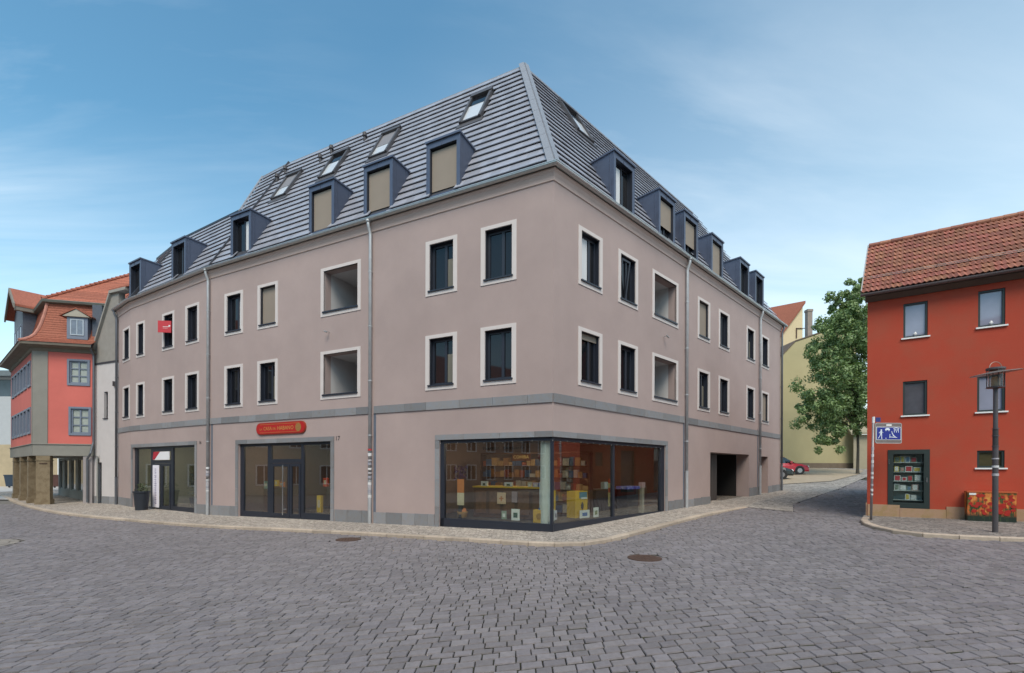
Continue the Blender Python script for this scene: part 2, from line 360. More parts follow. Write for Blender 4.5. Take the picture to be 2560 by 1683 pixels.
kerb_stones(KERB, sidewalk, 1); kerb_stones(RKERB, sidewalk2, -1 if False else 1)
# the street: a bed of dark joints with every sett laid on it
road_poly = KERB + [(9.99, 16.34), (11.46, 18.77), (16.04, 23.58), (22.28, 30), (34, 42), (38, 41), (24, 26)] + [(RA + (FH.n + FH.d * .2) * 11).to_tuple(), (RA.x + .3, RA.y + .1), RKERB[0]] + RKERB[1:] + [(30, -3), (-46, -3), (-60, 20), (-46, 38)]
street = clip_sheet('street', road_poly, lambda x, y: g(x, y) + ROAD - .055, joint, step=4)
MANHOLES = [(2.71, 9.38, .34), (-4.44, 12.5, .33)]
ISL = (-15.05, 12.4, 1.25)
specs = []
v = -14.0
rnd = random.Random(3)
def warp(u, v): return u, v + .19 * u - .0045 * u * u + .07 * math.sin(u * .45 + v * .13) + .02 * math.sin(u * 1.3 + v * .7)
while v < 34:
    hgt = rnd.uniform(.135, .165); u = -36 + rnd.random() * .3
    while u < 24:
        w = rnd.uniform(.16, .255); uc, vc = u + w / 2, v + hgt / 2; x, y = warp(uc, vc)
        if 1.0 < y < 33 and abs(x) < 1.22 * y + 2.2 and y < 33:
            if inpoly(x, y, road_poly) and not any((x - a) ** 2 + (y - b) ** 2 < (r + .07) ** 2 for a, b, r in MANHOLES) and not (x - ISL[0]) ** 2 + (y - ISL[1]) ** 2 < (ISL[2] + .05) ** 2:
                specs.append((x * x * .8 + (y) ** 2, u, v, w, hgt))
        u += w
    v += hgt
specs.sort()
def sett(mb, s_):
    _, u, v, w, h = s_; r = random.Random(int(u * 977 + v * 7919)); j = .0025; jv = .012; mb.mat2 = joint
    c = [(u + j + r.uniform(-.003, .003), v + jv + r.uniform(-.007, .007)), (u + w - j + r.uniform(-.003, .003), v + jv + r.uniform(-.007, .007)), (u + w - j + r.uniform(-.003, .003), v + h - jv + r.uniform(-.007, .007)), (u + j + r.uniform(-.003, .003), v + h - jv + r.uniform(-.007, .007))]
    c = [warp(*p) for p in c]; cx = sum(p[0] for p in c) / 4; cy = sum(p[1] for p in c) / 4
    dz = r.uniform(-.005, .004); tx, ty = r.uniform(-.035, .035), r.uniform(-.035, .035); i = len(mb.v)
    for f_, z_ in ((1.0, -.06), (.98, -.014), (.92, 0.0)):
        for p in c:
            x = cx + (p[0] - cx) * f_; y = cy + (p[1] - cy) * f_
            mb.v.append((x, y, g(x, y) + ROAD + dz + z_ + (x - cx) * tx + (y - cy) * ty))
    mb.v.append((cx, cy, g(cx, cy) + ROAD + dz + .002))
    for b in (0, 4):
        for k in range(4):
            q = (k + 1) % 4
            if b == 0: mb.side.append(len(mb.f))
            mb.f.append((i + b + k, i + b + q, i + b + 4 + q, i + b + 4 + k))
    for k in range(4): mb.f.append((i + 8 + k, i + 8 + (k + 1) % 4, i + 12))
near = [s_ for s_ in specs if s_[0] < 1e9 and abs(warp(s_[1], s_[2])[0]) < 1.12 * warp(s_[1], s_[2])[1] and warp(s_[1], s_[2])[1] > 4.4]
ids = set(id(s_) for s_ in near[:300]); specs2 = near[:300] + [s_ for s_ in specs if id(s_) not in ids]
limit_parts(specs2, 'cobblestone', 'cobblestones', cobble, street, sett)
far_st = clip_sheet('far_street', [(-46, 30), (-30, 27.6), (-33.5, 30.3), (-39, 34.6), (-39, 38), (-30, 37), (-28, 60), (-60, 60), (-70, 30)], lambda x, y: g(x, y) - .02, M('pale_square', (.42, .41, .40), .85, var=.15, scale=4), step=6)
# manholes
rust = M('rusty_cast_iron', (.10, .06, .045), .7, metal=.4, var=.3, scale=20)
for k, (x, y, r) in enumerate(MANHOLES):
    z = g(x, y) + ROAD
    t = thing('manhole_cover', ['round rusty manhole cover in the setts in front of the corner window', 'round manhole cover close to the kerb below the glazed shop door', 'round manhole cover at the kerb under the street lamp'][k], 'manhole cover', (x, y, z), 'manhole covers in the street')
    m = MB(); n = 28
    for r0, r1, h in ((r - .045, r, .012), (0.0, r - .06, .006)):
        m.lathe((x, y, z - .05), [(max(r0, .001), 0), (r1, 0), (r1, .05 + h), (max(r0, .001), .05 + h)], n)
    for i in range(-3, 4):
        for j in range(-3, 4):
            if (i * i + j * j) < 10: m.box(Fr((x, y), (1, .3)), (i * .075 - .02, i * .075 + .02), (j * .075 - .02, j * .075 + .02), (z, z + .016))
    m.build('cover', rust, t)
    MB().lathe((x, y, z - .06), [(r + .004, 0), (r + .13, 0), (r + .13, .05), (r + .004, .056)], 28).build('collar', cobble, t)
# small round kerbed island at the left edge
isl = thing('traffic_island', 'small round island of ringed setts with a pale kerb stone at the left edge', 'traffic island', (ISL[0], ISL[1], g(*ISL[:2])))
for rr, n_, nm in ((1.22, 34, 'sett'), (1.02, 28, 'sett'), (.82, 22, 'sett')):
    for k in range(n_):
        a0, a1 = 2 * math.pi * (k + .04) / n_, 2 * math.pi * (k + .96) / n_; m = MB()
        q = [(ISL[0] + math.cos(a) * r_, ISL[1] + math.sin(a) * r_) for a, r_ in ((a0, rr - .18), (a0, rr), (a1, rr), (a1, rr - .18))]
        zt = ROAD + .004
        m.solid([(x, y, g(x, y) - .14) for x, y in q], [(x, y, g(x, y) + zt) for x, y in q]).build(nm, M('island_sett', (.24, .215, .19), .8, var=.2, scale=9, rnd=.2), isl)
m = MB(); m.lathe((ISL[0], ISL[1], g(*ISL[:2])), [(.62, -.15), (.62, -.07), (.56, -.06), (.1, -.055)], 26); m.build('centre', alleym, isl)
m = MB(); m.lathe((ISL[0] + .55, ISL[1] - .25, g(*ISL[:2])), [(.20, -.12), (.20, .0), (.14, .05), (.02, .07)], 16); m.build('kerb_stone', kerbm, isl, smooth=True)
# ================================================================== the corner building
B = thing('corner_building', 'large mauve rendered corner building with steep grey mansard roof and dark dormers', 'building', (C0.x, C0.y, 0))
ZU = (7.066, 8.775); ZL = (4.146, 5.84)
def opn(u0, u1, z): return (u0 + .14, u1 - .14, z[0] + .13, z[1] - .105)
winL = [(-1.102 - 1.155, -1.102), (-3.071 - 1.155, -3.071), (-10.988 - 1.155, -10.988), (-13.011 - 1.155, -13.011)]
logL = (-6.889 - 1.867, -6.889)
winR = [(t, t + 1.181) for t in (1.088, 3.133, 8.884, 10.97, 14.265, 16.37)]; logR = (5.274, 7.202)
win2 = [(-1.95, -.82), (-4.03, -2.92), (-6.6, -5.72)]; win3 = [(-1.3, -.14)]
LD = 1.5
def holes(ws, log=None):
    h = []
    for z in (ZU, ZL):
        for w in ws: h.append(opn(*w, z))
        if log: h.append((*opn(*log, z), .32))
    return h
TOPZ = 9.60; S17 = (-13.28, -8.25, -.9, 2.68); SC_L = (-3.69, 0, -.9, 2.60, .22, 0); SC_R = (0, 6.24, -.9, 2.60, .22, 0)
PASS = (10.146, 14.69, -.9, 2.47, .6); SDOOR = (16.16, 17.47, -.9, 2.43, .5); S16 = (-6.95, -1.13, -.9, 2.72)
m = MB()
m.wall(FL, (-15.15, 0), (-.9, TOPZ), holes(winL, logL) + [S17, SC_L]); m.wall(FR, (0, 19.57), (-.9, TOPZ), holes(winR, logR) + [SC_R, PASS, SDOOR])
m.wall(F2, (-7.2, 0), (-.9, TOPZ), holes(win2) + [S16]); m.wall(F3, (-2.16, 0), (-.9, TOPZ), holes(win3))
FE = Fr(PE, FR.n); m.wall(FE, (0, 11), (-.9, TOPZ), [])
F9 = Fr(P2 + F3.n * 8, -F3.n); m.wall(F9, (0, 8), (-.9, TOPZ), [])
m.build('wall', plaster, B, kind='raw')
m = MB(); bp = [PE, PE + FR.n * 11, Vector((0, 34)), P2 + F3.n * 8]
for a, b in zip(bp[1:], bp[2:]): m.wall(Fr(b, (a - b)), (0, (a - b).length), (-.9, TOPZ), [])
m.build('rear_wall', plaster, B)
# loggias
for F, lg in ((FL, logL), (FR, logR)):
    for z in (ZU, ZL):
        o = opn(*lg, z); zf = o[2] - .75; u0, u1 = o[0], o[1]; m = MB(); wide = .0
        P = lambda u, t, zz: F.P(u, t, zz)
        a, b, t0, t1 = u0 - wide, u1 + wide, .32, LD + .3
        m.poly([P(a, t0, zf), P(a, t1, zf), P(a, t1, o[3]), P(a, t0, o[3])]); m.poly([P(b, t0, zf), P(b, t0, o[3]), P(b, t1, o[3]), P(b, t1, zf)])
        m.poly([P(a, t0, o[3]), P(a, t1, o[3]), P(b, t1, o[3]), P(b, t0, o[3])]); m.poly([P(a, t0, zf), P(b, t0, zf), P(b, t1, zf), P(a, t1, zf)])
        m.poly([P(a, t1, zf), P(b, t1, zf), P(b, t1, o[3]), P(a, t1, o[3])]); m.poly([P(a, t0, zf), P(b, t0, zf), P(b, t0, o[2]), P(a, t0, o[2])])
        q = [(a, o[2]), (a, o[3]), (b, o[3]), (b, o[2])]
        lo = m.build('loggia', plaster_lt, B, kind='raw')
        m = MB(); m.ring(F, lg, z, (.14, .14, .13, .105), (-.02, .06)); m.build('surround', cream, lo)
        m = MB(); m.box(F, (u0 - .03, u1 + .02), (-.06, .36), (o[2] - .01, o[2] + .045)); m.build('parapet_coping', anth, lo)
        m = MB(); m.ring(F, (u0 + .12, u0 + 1.0), (zf + .05, o[3] - .12), (.07, .07, .07, .07), (t1 - .08, t1 - .01)); m.box(F, (u0 + .18, u0 + .94), (t1 - .05, t1 - .03), (zf + .1, o[3] - .16)); m.build('balcony_door', anth, lo)
# windows: one local mesh set shared by all alike openings (local x right, y inward, z up from surround bottom)
def window_meshes(w, h, key):
    a, b, c, e = .14, w - .14, .13, h - .105; q = {}
    q['surround'] = lmesh(MB().ring(LOC, (0, w), (0, h), (.142, .142, .132, .107), (-.02, .045)), 'surround' + key, cream)
    m = MB()
    m.ring(LOC, (a, b), (c, e), (.018, .018, .018, .018), (.02, .16)); q['lining'] = lmesh(m, 'lining' + key, anth)
    m = MB(); m.ring(LOC, (a + .018, b - .018), (c + .018, e - .018), (.075, .075, .085, .075), (.14, .2)); mid = a + (b - a) * .60
    m.box(LOC, (mid - .045, mid + .045), (.135, .195), (c + .1, e - .09)); q['frame'] = lmesh(m, 'frame' + key, anth)
    q['pane'] = lmesh(MB().box(LOC, (a + .02, b - .02), (.17, .18), (c + .02, e - .02)), 'pane' + key, pane_m)
    q['sill'] = lmesh(MB().box(LOC, (a - .035, b + .035), (-.06, .14), (c - .015, c + .028)), 'sill' + key, anth)
    q['blind'] = lmesh(MB().box(LOC, (a + .02, b - .02), (.10, .115), (c + .05, e - .02)), 'blind' + key, blind)
    q['curtain'] = lmesh(MB().box(LOC, (mid + .04, b - .09), (.160, .168), (c + .1, e - .09)), 'curtain' + key, curtain)
    q['curtain_grey'] = lmesh(MB().box(LOC, (mid + .05, b - .1), (.160, .168), (c + .1, e - .5)), 'curtaing' + key, curtain_g)
    q['curtain_left'] = lmesh(MB().box(LOC, (a + .09, mid - .06), (.160, .168), (c + .1, e - .09)), 'curtainl' + key, curtain)
    return q
WM = {}
def place_window(F, w, z, style=''):
    key = '_%d' % round((w[1] - w[0]) * 1000)
    if key not in WM: WM[key] = window_meshes(w[1] - w[0], 1.70, key)
    q = WM[key]; o = put(q['surround'], 'window', B, F, w[0], 0, z[0])
    for k in ('lining', 'frame', 'pane', 'sill'): sub(q[k], {'lining': 'reveal_lining'}.get(k, k), o)
    if style == 'blind': sub(q['blind'], 'blind', o)
    if style == 'curtain': sub(q['curtain'], 'curtain', o)
    if style == 'grey': sub(q['curtain_grey'], 'curtain', o)
    if style == 'left': sub(q['curtain_left'], 'curtain', o)
    if style == 'half':
        h = MB().box(LOC, (.16, w[1] - w[0] - .16), (.10, .115), (1.40, 1.58)); sub(lmesh(h, 'short_blind', blind), 'blind', o)
    if style == 'tilted':
        h = MB(); h.ring(LOC, (.17, .66), (0, 1.28), (.06, .06, .06, .06), (0, .05)); sh = sub(lmesh(h, 'tilted_sash', anth), 'sash', o, (.0, .13, .18)); sh.rotation_euler = (math.radians(8), 0, 0)
    return o
stU = ['', 'grey', 'blind', 'curtain']; stL = ['', 'grey', 'grey', '']
for w, a, b in zip(winL, stU, stL): place_window(FL, w, ZU, a); place_window(FL, w, ZL, b)
stU = ['left', 'tilted', 'blind', '', 'grey', '']; stL = ['half', '', 'grey', '', '', 'blind']
for w, a, b in zip(winR, stU, stL): place_window(FR, w, ZU, a); place_window(FR, w, ZL, b)
for w in win2: place_window(F2, w, ZU, ''); place_window(F2, w, ZL, '')
for w in win3: place_window(F3, w, ZU, ''); place_window(F3, w, ZL, '')
# string course of separate stones, plinth of separate slabs
def stones(F, u0, u1, zf, t, wmin, wmax, name, seed):
    r = random.Random(seed); u = u0
    while u < u1 - .02:
        w = min(r.uniform(wmin, wmax), u1 - u)
        if u1 - (u + w) < wmin * .5: w = u1 - u
        z0, z1 = zf(u + w / 2); dd = r.uniform(0, .004)
        a, b = u + .004, u + w - .004
        m = MB(); m.solid([F.P(a, t[0] + dd, z0), F.P(b, t[0] + dd, z0), F.P(b, t[1], z0), F.P(a, t[1], z0)], [F.P(a, t[0] + dd, z1), F.P(b, t[0] + dd, z1), F.P(b, t[1], z1), F.P(a, t[1], z1)])
        m.build(name, stone, B); u += w
band = lambda u: (3.54, 3.785)
stones(FL, -15.15, -6.47, band, (-.035, .02), .75, 1.25, 'string_course_stone', 1); stones(FL, -6.3, .0, band, (-.035, .02), .8, 1.3, 'string_course_stone', 2)
stones(FR, -.0, 7.72, lambda u: (3.54 - .002 * u, 3.785 - .002 * u), (-.035, .02), .8, 1.3, 'string_course_stone', 3); stones(FR, 7.86, 19.5, lambda u: (3.54 - .003 * u, 3.785 - .003 * u), (-.035, .02), .9, 1.4, 'string_course_stone', 4)
stones(F2, -7.2, -.08, band, (-.035, .02), .8, 1.2, 'string_course_stone', 5); stones(F3, -2.1, -.0, band, (-.035, .02), .6, .9, 'string_course_stone', 6)
def pl(F, h): return lambda u: (g(*F.P(u, 0, 0)[:2]) - .3, g(*F.P(u, 0, 0)[:2]) + h)
for F, a, b, h, s_ in ((FL, -15.1, -13.45, .40, 11), (FL, -8.06, -6.5, .41, 12), (FL, -6.3, -3.87, .37, 13), (FR, 6.47, 7.7, .34, 14), (FR, 7.85, 10.14, .28, 15), (FR, 14.7, 16.1, .36, 16), (FR, 17.48, 19.5, .3, 17), (F2, -7.2, -7.1, .4, 18), (F2, -.98, -.08, .4, 19), (F3, -2.1, 0, .4, 20)):
    stones(F, a, b, pl(F, h), (-.025, .02), .45, .75, 'plinth_stone', s_)
def shop_surround(F, a, b, top, seed, left=True, right=True, w=.16):
    stones(F, a - (w if left else 0), b + (w if right else 0), lambda u: (top, top + w), (-.03, .03), .7, 1.3, 'lintel_stone', seed)
    for on, x0, x1 in ((left, a - w, a), (right, b, b + w)):
        if not on: continue
        z = g(*F.P(x0, 0, 0)[:2]) - .2; r = random.Random(seed + 1)
        while z < top - .01:
            h = min(r.uniform(.6, 1.0), top - z - .003); MB().box(F, (x0 + .002, x1 - .002), (-.03, .03), (z, z + h - .006)).build('jamb_stone', stone, B); z += h + .003
shop_surround(FL, -13.28, -8.25, 2.68, 31); shop_surround(FL, -3.69, 0, 2.60, 33, right=False); shop_surround(FR, 0, 6.24, 2.60, 35, left=False); shop_surround(F2, -6.95, -1.13, 2.72, 37)
# cornice, gutter
path = [P2, P1, P0, C0, PE]
m = MB(); m.sweep(path, [(0, 9.55), (.03, 9.565), (.03, 9.60), (.04, 9.66), (.075, 9.75), (.115, 9.80), (.115, 9.85), (-.2, 9.85)]); m.build('cornice', cream if False else M('cornice_plaster', (.50, .385, .34), .9, var=.05, stain=.06, bump=.2), B)
gut = [(.115 + .075 + .075 * math.cos(math.pi + math.pi * k / 8), 9.915 + .075 * math.sin(math.pi + math.pi * k / 8)) for k in range(9)]
gut = gut + [(gut[-1][0] + .012, 9.915), (gut[-1][0] + .012, 9.93), (gut[-1][0] - .012, 9.93)] + [(.115 + .075 + .062 * math.cos(-math.pi * k / 8), 9.915 + .062 * math.sin(-math.pi * k / 8)) for k in range(9)]
m = MB(); m.sweep([P2 + d3 * .15, P1, P0, C0, PE + aR * .35], gut, closed=True); m.build('gutter', zinc_lt, B)
m = MB(); m.sweep([P2 + d3 * .15, P1, P0, C0, PE + aR * .35], [(.13, 9.93), (.13, 9.95), (-.08, 9.99), (-.08, 9.88)], closed=True); m.build('eaves_flashing', M('eaves_zinc', (.3, .32, .36), .4, metal=.5, var=.05), B)
# ------------------------------------------------------------------ mansard roof
K = 1.765; RZ = 10.0
def miter(Fa, Fb): w = (Fa.n + Fb.n) / (1 + Fa.n.dot(Fb.n)); return w
wC = miter(FL, FR); w0 = miter(F2, FL); w1 = miter(F3, F2); SR_, SLOW = 3.70, 2.17
fields = [
 (FL, lambda s: -15.15 + w0.dot(FL.d) * s, lambda s: wC.dot(FL.d) * s, SR_),
 (FR, lambda s: wC.dot(FR.d) * s, lambda s: 20.0 - .95 * s, SR_),
 (F2, lambda s: (-7.2 + w1.dot(F2.d) * s) if s < SLOW else -(1.60 + (s - SLOW) * .46), lambda s: w0.dot(F2.d) * s, SR_),
 (F3, lambda s: -(2.3 + .8 * s), lambda s: w1.dot(F3.d) * s, SLOW)]
DL = [(FL, -3.69), (FL, -6.28), (FL, -8.90), (FL, -13.38), (F2, -2.88), (F2, -7.12)]; DR = [(FR, u) for u in (3.69, 6.58, 8.57, 11.14, 14.38, 16.5)]
DORM = DL + DR; DW = 1.22
SKY = [(FL, -4.35, -3.5, 2.2, 3.1), (FL, -8.55, -7.65, 2.2, 3.05), (FL, -11.25, -10.35, 2.15, 3.0), (FL, -13.98, -13.05, 2.0, 2.86), (FR, 3.85, 4.85, 2.3, 3.2)]
E_ = .385 / math.sqrt(1 + K * K)     # setback per tile course
nrm = math.sqrt(1 + K * K)
def rp(F, u, s, lift=0):             # a point on the roof plane raised by lift along its normal
    t = s - lift * K / nrm; z = RZ + K * s + lift / nrm; return F.P(u, t, z)
# deck under the tiles
m = MB()
for F, lo, hi, sm in fields:
    ss = [-.06, 1.0, SLOW - 1e-4] + ([SLOW + 1e-4, 3.0, SR_] if sm > 3 else [])
    for a, b in zip(ss, ss[1:]): m.poly([rp(F, lo(a), a, -.02), rp(F, hi(a), a, -.02), rp(F, hi(b), b, -.02), rp(F, lo(b), b, -.02)])
top = RZ + K * SR_ - .03
tp = [FR.P(fields[1][2](SR_), SR_, top), FR.P(fields[1][1](SR_), SR_, top), FL.P(fields[0][1](SR_), SR_, top), F2.P(fields[2][1](SR_), SR_, top), F2.P(-3.2, 8, top), FR.P(13, 9, top)]
m.poly(tp)
lowz = RZ + K * SLOW - .02
m.poly([F2.P(-1.6, SLOW, lowz), F2.P(fields[2][1](SLOW - .001), SLOW, lowz), F3.P(fields[3][1](SLOW), SLOW, lowz), F3.P(-4.1, 8, lowz), F2.P(-1.6, 8, lowz)])
m.poly([F2.P(fields[2][1](SLOW + .001), SLOW, lowz), F2.P(fields[2][1](SR_), SR_, top), F2.P(-3.2, 8, top), F2.P(-1.6, 8, lowz)])
m.poly([rp(FR, 20.0, -.06, -.02), FR.P(13, 9, 9.9), FR.P(13, 9, top), rp(FR, fields[1][2](SR_), SR_, -.02)])
m.poly([rp(F3, -2.3, -.06, -.02), rp(F3, -(2.3 + .8 * SLOW), SLOW, -.02), F3.P(-4.1, 8, lowz), F3.P(-2.3, 8, 9.9)])
m.build('roof_deck', zinc_dk, B)
specs = []
for F, lo, hi, sm in fields:
    k = 0
    while True:
        s0 = -.075 + k * E_; s1 = s0 + E_
        if s0 > sm - .05: break
        s1 = min(s1, sm + .01); TW = .31; umin = min(lo(max(s0, 0)), lo(s1)) if sm > 3 or True else 0; umax = max(hi(max(s0, 0)), hi(s1))
        lo_ = lambda s: lo(SLOW - .001) if (abs(s - SLOW) < E_ and (s0 + s1) / 2 < SLOW) and s > SLOW - 1e-6 else (lo(SLOW + .001) if (s0 + s1) / 2 >= SLOW and s < SLOW + .001 else lo(s))
        u = math.floor(umin / TW) * TW + (TW / 2 if k % 2 else 0) - TW
        while u < umax:
            a0, b0 = max(u, lo_(s0)), min(u + TW, hi(s0)); a1, b1 = max(u, lo_(s1)), min(u + TW, hi(s1)); u += TW
            if b0 - a0 < .01 and b1 - a1 < .01: continue
            b0 = max(a0, b0); b1 = max(a1, b1); uc, sc_ = (a0 + b0) / 2, (s0 + s1) / 2
            if any(F is Fd and abs(uc - ud) < DW / 2 - .1 and sc_ < 1.10 for Fd, ud in DORM): continue
            if any(F is Fs and ua < uc < ub and sa < sc_ < sb for Fs, ua, ub, sa, sb in SKY): continue
            p = F.P(uc, sc_, 0); specs.append((p[0] ** 2 + p[1] ** 2 + (RZ + K * sc_) ** 2, F, a0, b0, a1, b1, s0, s1))
        k += 1
specs.sort(key=lambda q: q[0])
def rtile(mb, q):
    _, F, a0, b0, a1, b1, s0, s1 = q; gp = .0012; r = random.Random(int(a0 * 531 + s0 * 777)); l0 = .081 + r.uniform(-.003, .003); th = .024
    ds = .012 / nrm; s0_ = s0 - ds
    bot = [rp(F, a0 + gp, s0_, l0 - th), rp(F, b0 - gp, s0_, l0 - th), rp(F, b1 - gp, s1 + ds, .024 - th), rp(F, a1 + gp, s1 + ds, .024 - th)]
    tp_ = [rp(F, a0 + gp, s0_, l0), rp(F, b0 - gp, s0_, l0), rp(F, b1 - gp, s1 + ds, .024), rp(F, a1 + gp, s1 + ds, .024)]
    mb.solid(bot, tp_)
limit_parts(specs, 'roof_tile', 'roof_tiles', tile_grey, B, rtile)
# hip flashing, seams, ridge caps
def strip(F, f, s0, s1, wa, wb, l=.12):
    return [rp(F, f(s0) + wa, s0, l), rp(F, f(s0) + wb, s0, l), rp(F, f(s1) + wb, s1, l), rp(F, f(s1) + wa, s1, l)]
m = MB(); ns = 9
for i in range(ns):
    a = -.06 + (SR_ + .1) * i / ns; b = -.06 + (SR_ + .1) * (i + 1) / ns - .004
    for F, f, wa, wb in ((FL, fields[0][2], -.15, .05), (FR, fields[1][1], -.05, .15)):
        q = strip(F, f, a, b, wa, wb, .13); q0 = strip(F, f, a, b, wa, wb, .03); m.solid(q0, q)
m.build('hip_flashing', hipm, B)
for F, f, a, b in ((FL, fields[0][1], -.05, SR_), (F2, fields[2][1], 0, SLOW - .01)):
    m = MB(); q = strip(F, f, a, b, -.03, .03, .12); q0 = strip(F, f, a, b, -.03, .03, .0); m.solid(q0, q); m.build('seam_strip', zinc_dk, B)
def capline(p, q, w, h, name, mat):
    m = MB(); p, q = Vector(p), Vector(q); d = (q - p).normalized(); s_ = Vector((-d.y, d.x, 0)).normalized() * w
    m.solid([p - s_, q - s_, q + s_, p + s_], [p - s_ + Vector((0, 0, h)), q - s_ + Vector((0, 0, h)), q + s_ + Vector((0, 0, h)), p + s_ + Vector((0, 0, h))]); m.build(name, mat, B)
T3 = top + .03
capline(FL.P(fields[0][1](SR_), SR_ + .08, T3), FL.P(fields[0][2](SR_) , SR_ + .08, T3), .10, .06, 'ridge_cap', zinc_lt if False else hipm)
capline(FR.P(fields[1][1](SR_), SR_ + .08, T3), FR.P(fields[1][2](SR_), SR_ + .08, T3), .10, .06, 'ridge_cap', hipm)
capline(F2.P(-2.3, SR_ + .05, T3), F2.P(fields[2][2](SR_), SR_ + .05, T3), .10, .05, 'ridge_cap', hipm)
capline(F2.P(fields[2][1](SLOW - .01), SLOW + .05, lowz + .05), F2.P(-1.6, SLOW + .05, lowz + .05), .10, .10, 'ridge_cap', anth)
capline(F3.P(-4.05, SLOW + .05, lowz + .05), F3.P(fields[3][2](SLOW), SLOW + .05, lowz + .05), .10, .10, 'ridge_cap', anth)
m = MB(); m.tube([rp(F2, -(1.64), SLOW, .06), rp(F2, -2.3, SR_, .06)], .05, 6); m.build('verge_trim', hipm, B)
# dormers
def dormer_meshes():
    w = DW; z0, z1 = 9.93, 11.98; q = {}; sb = (z1 - .1 - RZ) / K
    F = LOC; m = MB()
    t0 = .13
    m.ring(F, (0, w), (z0 + .05, z1 - .06), (.115, .115, .28, .17), (t0, t0 + .16))
    m.solid([F.P(-.04, t0 - .05, z1 - .06), F.P(w + .04, t0 - .05, z1 - .06), F.P(w + .04, sb + .05, z1 - .06), F.P(-.04, sb + .05, z1 - .06)], [F.P(-.04, t0 - .05, z1), F.P(w + .04, t0 - .05, z1), F.P(w + .04, sb + .07, z1 - .015), F.P(-.04, sb + .07, z1 - .015)])
    for ua, ub in ((0.002, .05), (w - .05, w - .002)):   # cheeks
        pts = [(t0 + .02, z0 + .06), (t0 + .02, z1 - .06), (sb + .06, z1 - .06), (.13, z0 + .06)]
        m.solid([F.P(ua, t, z) for t, z in pts], [F.P(ub, t, z) for t, z in pts])
    for ua in (-.012, w - .012):                         # standing seams
        for t in (.20, .30, .80):
            zb = max(RZ + K * t - .05, z0 + .1); m.box(F, (ua, ua + .024), (t, t + .012), (zb, z1 - .065))
        for t in (0.0,): m.box(F, (ua, ua + .024), (t0 - .008, t0 + .01), (z0 + .06, z1 - .07))
    m.box(F, (w * .45, w * .45 + .012), (t0 - .012, t0 + .02), (z1 - .22, z1 - .075))
    m.box(F, (-.01, w + .01), (-.03, .13), (z0 + .01, z0 + .075)); m.box(F, (.0, w), (.10, .14), (z0 + .05, z0 + .1))
    q['body'] = lmesh(m, 'dormer', zinc)
    a, b, c, e = .115, w - .115, z0 + .33, z1 - .23
    m = MB(); m.ring(F, (a, b), (c, e), (.05, .05, .06, .05), (t0 + .16, t0 + .22)); mid = a + (b - a) * .55; m.box(F, (mid - .03, mid + .03), (t0 + .155, t0 + .21), (c + .06, e - .05)); m.ring(F, (a, b), (c, e), (.012, .012, .012, .012), (t0 + .02, t0 + .16)); q['frame'] = lmesh(m, 'dormer_frame', anth)
    q['pane'] = lmesh(MB().box(F, (a, b), (t0 + .19, t0 + .2), (c, e)), 'dormer_pane', pane_m)
    q['blind'] = lmesh(MB().box(F, (a + .02, b - .02), (t0 + .1, t0 + .11), (c + .17, e - .05)), 'dormer_blind', blind)
    q['blind_full'] = lmesh(MB().box(F, (a + .02, b - .02), (t0 + .1, t0 + .11), (c + .02, e - .05)), 'dormer_blindf', blind)
    q['blind_short'] = lmesh(MB().box(F, (a + .02, b - .02), (t0 + .1, t0 + .11), (c + .5, e - .05)), 'dormer_blinds', blind)
    q['cr'] = lmesh(MB().box(F, (mid + .03, b - .05), (t0 + .178, t0 + .186), (c + .06, e - .1)), 'dormer_cr', curtain)
    q['cl'] = lmesh(MB().box(F, (a + .05, mid - .05), (t0 + .178, t0 + .186), (c + .06, e - .1)), 'dormer_cl', curtain)
    q['cs'] = lmesh(MB().box(F, (b - .2, b - .06), (t0 + .178, t0 + .186), (c + .06, e - .1)), 'dormer_cs', curtain)
    return q
DM = dormer_meshes()
dst = ['blind', 'blind', 'blind_full', 'cr', 'cs', '', 'cl', 'blind_short', 'blind_short', 'blind_full', '', '']
for (F, u), st in zip(DORM, dst):
    o = put(DM['body'], 'dormer', B, F, u - DW / 2, 0, 0); sub(DM['frame'], 'window_frame', o); sub(DM['pane'], 'pane', o)
    if st: sub(DM[st], 'blind' if 'blind' in st else 'curtain', o)
# skylights
skyg = M('skylight_glass', (.55, .57, .60), .12, var=.05, spec=.8)  # pale base carries the bright sky reflection and the white blinds inside
for i, (F, ua, ub, sa, sb) in enumerate(SKY):
    def bx(m, u0, u1, s0, s1, l0, l1): m.solid([rp(F, u0, s0, l0), rp(F, u1, s0, l0), rp(F, u1, s1, l0), rp(F, u0, s1, l0)], [rp(F, u0, s0, l1), rp(F, u1, s0, l1), rp(F, u1, s1, l1), rp(F, u0, s1, l1)])
    m = MB()
    bx(m, ua - .02, ua + .07, sa, sb, 0, .17); bx(m, ub - .07, ub + .02, sa, sb, 0, .17); bx(m, ua + .07, ub - .07, sa, sa + .04, 0, .14); bx(m, ua - .02, ub + .02, sb - .07, sb + .02, 0, .20); bx(m, ua - .1, ub + .1, sa - .12, sa, .03, .085)
    f = m.build('skylight', anth if False else M('skylight_frame', (.075, .07, .075), .45, var=.05), B)
    m = MB(); bx(m, ua + .07, ub - .07, sa + .04, sb - .07, .08, .10); m.build('pane', skyg, f)
    cut = sb - .35 if i in (0, 2, 4) else sb - .5
    m = MB(); bx(m, ua + .07, ub - .07, cut, sb - .07, .102, .112); m.build('shade', pane_m if i in (0, 2, 4) else M('shutter_grey', (.2, .19, .2), .6, var=.05), f)
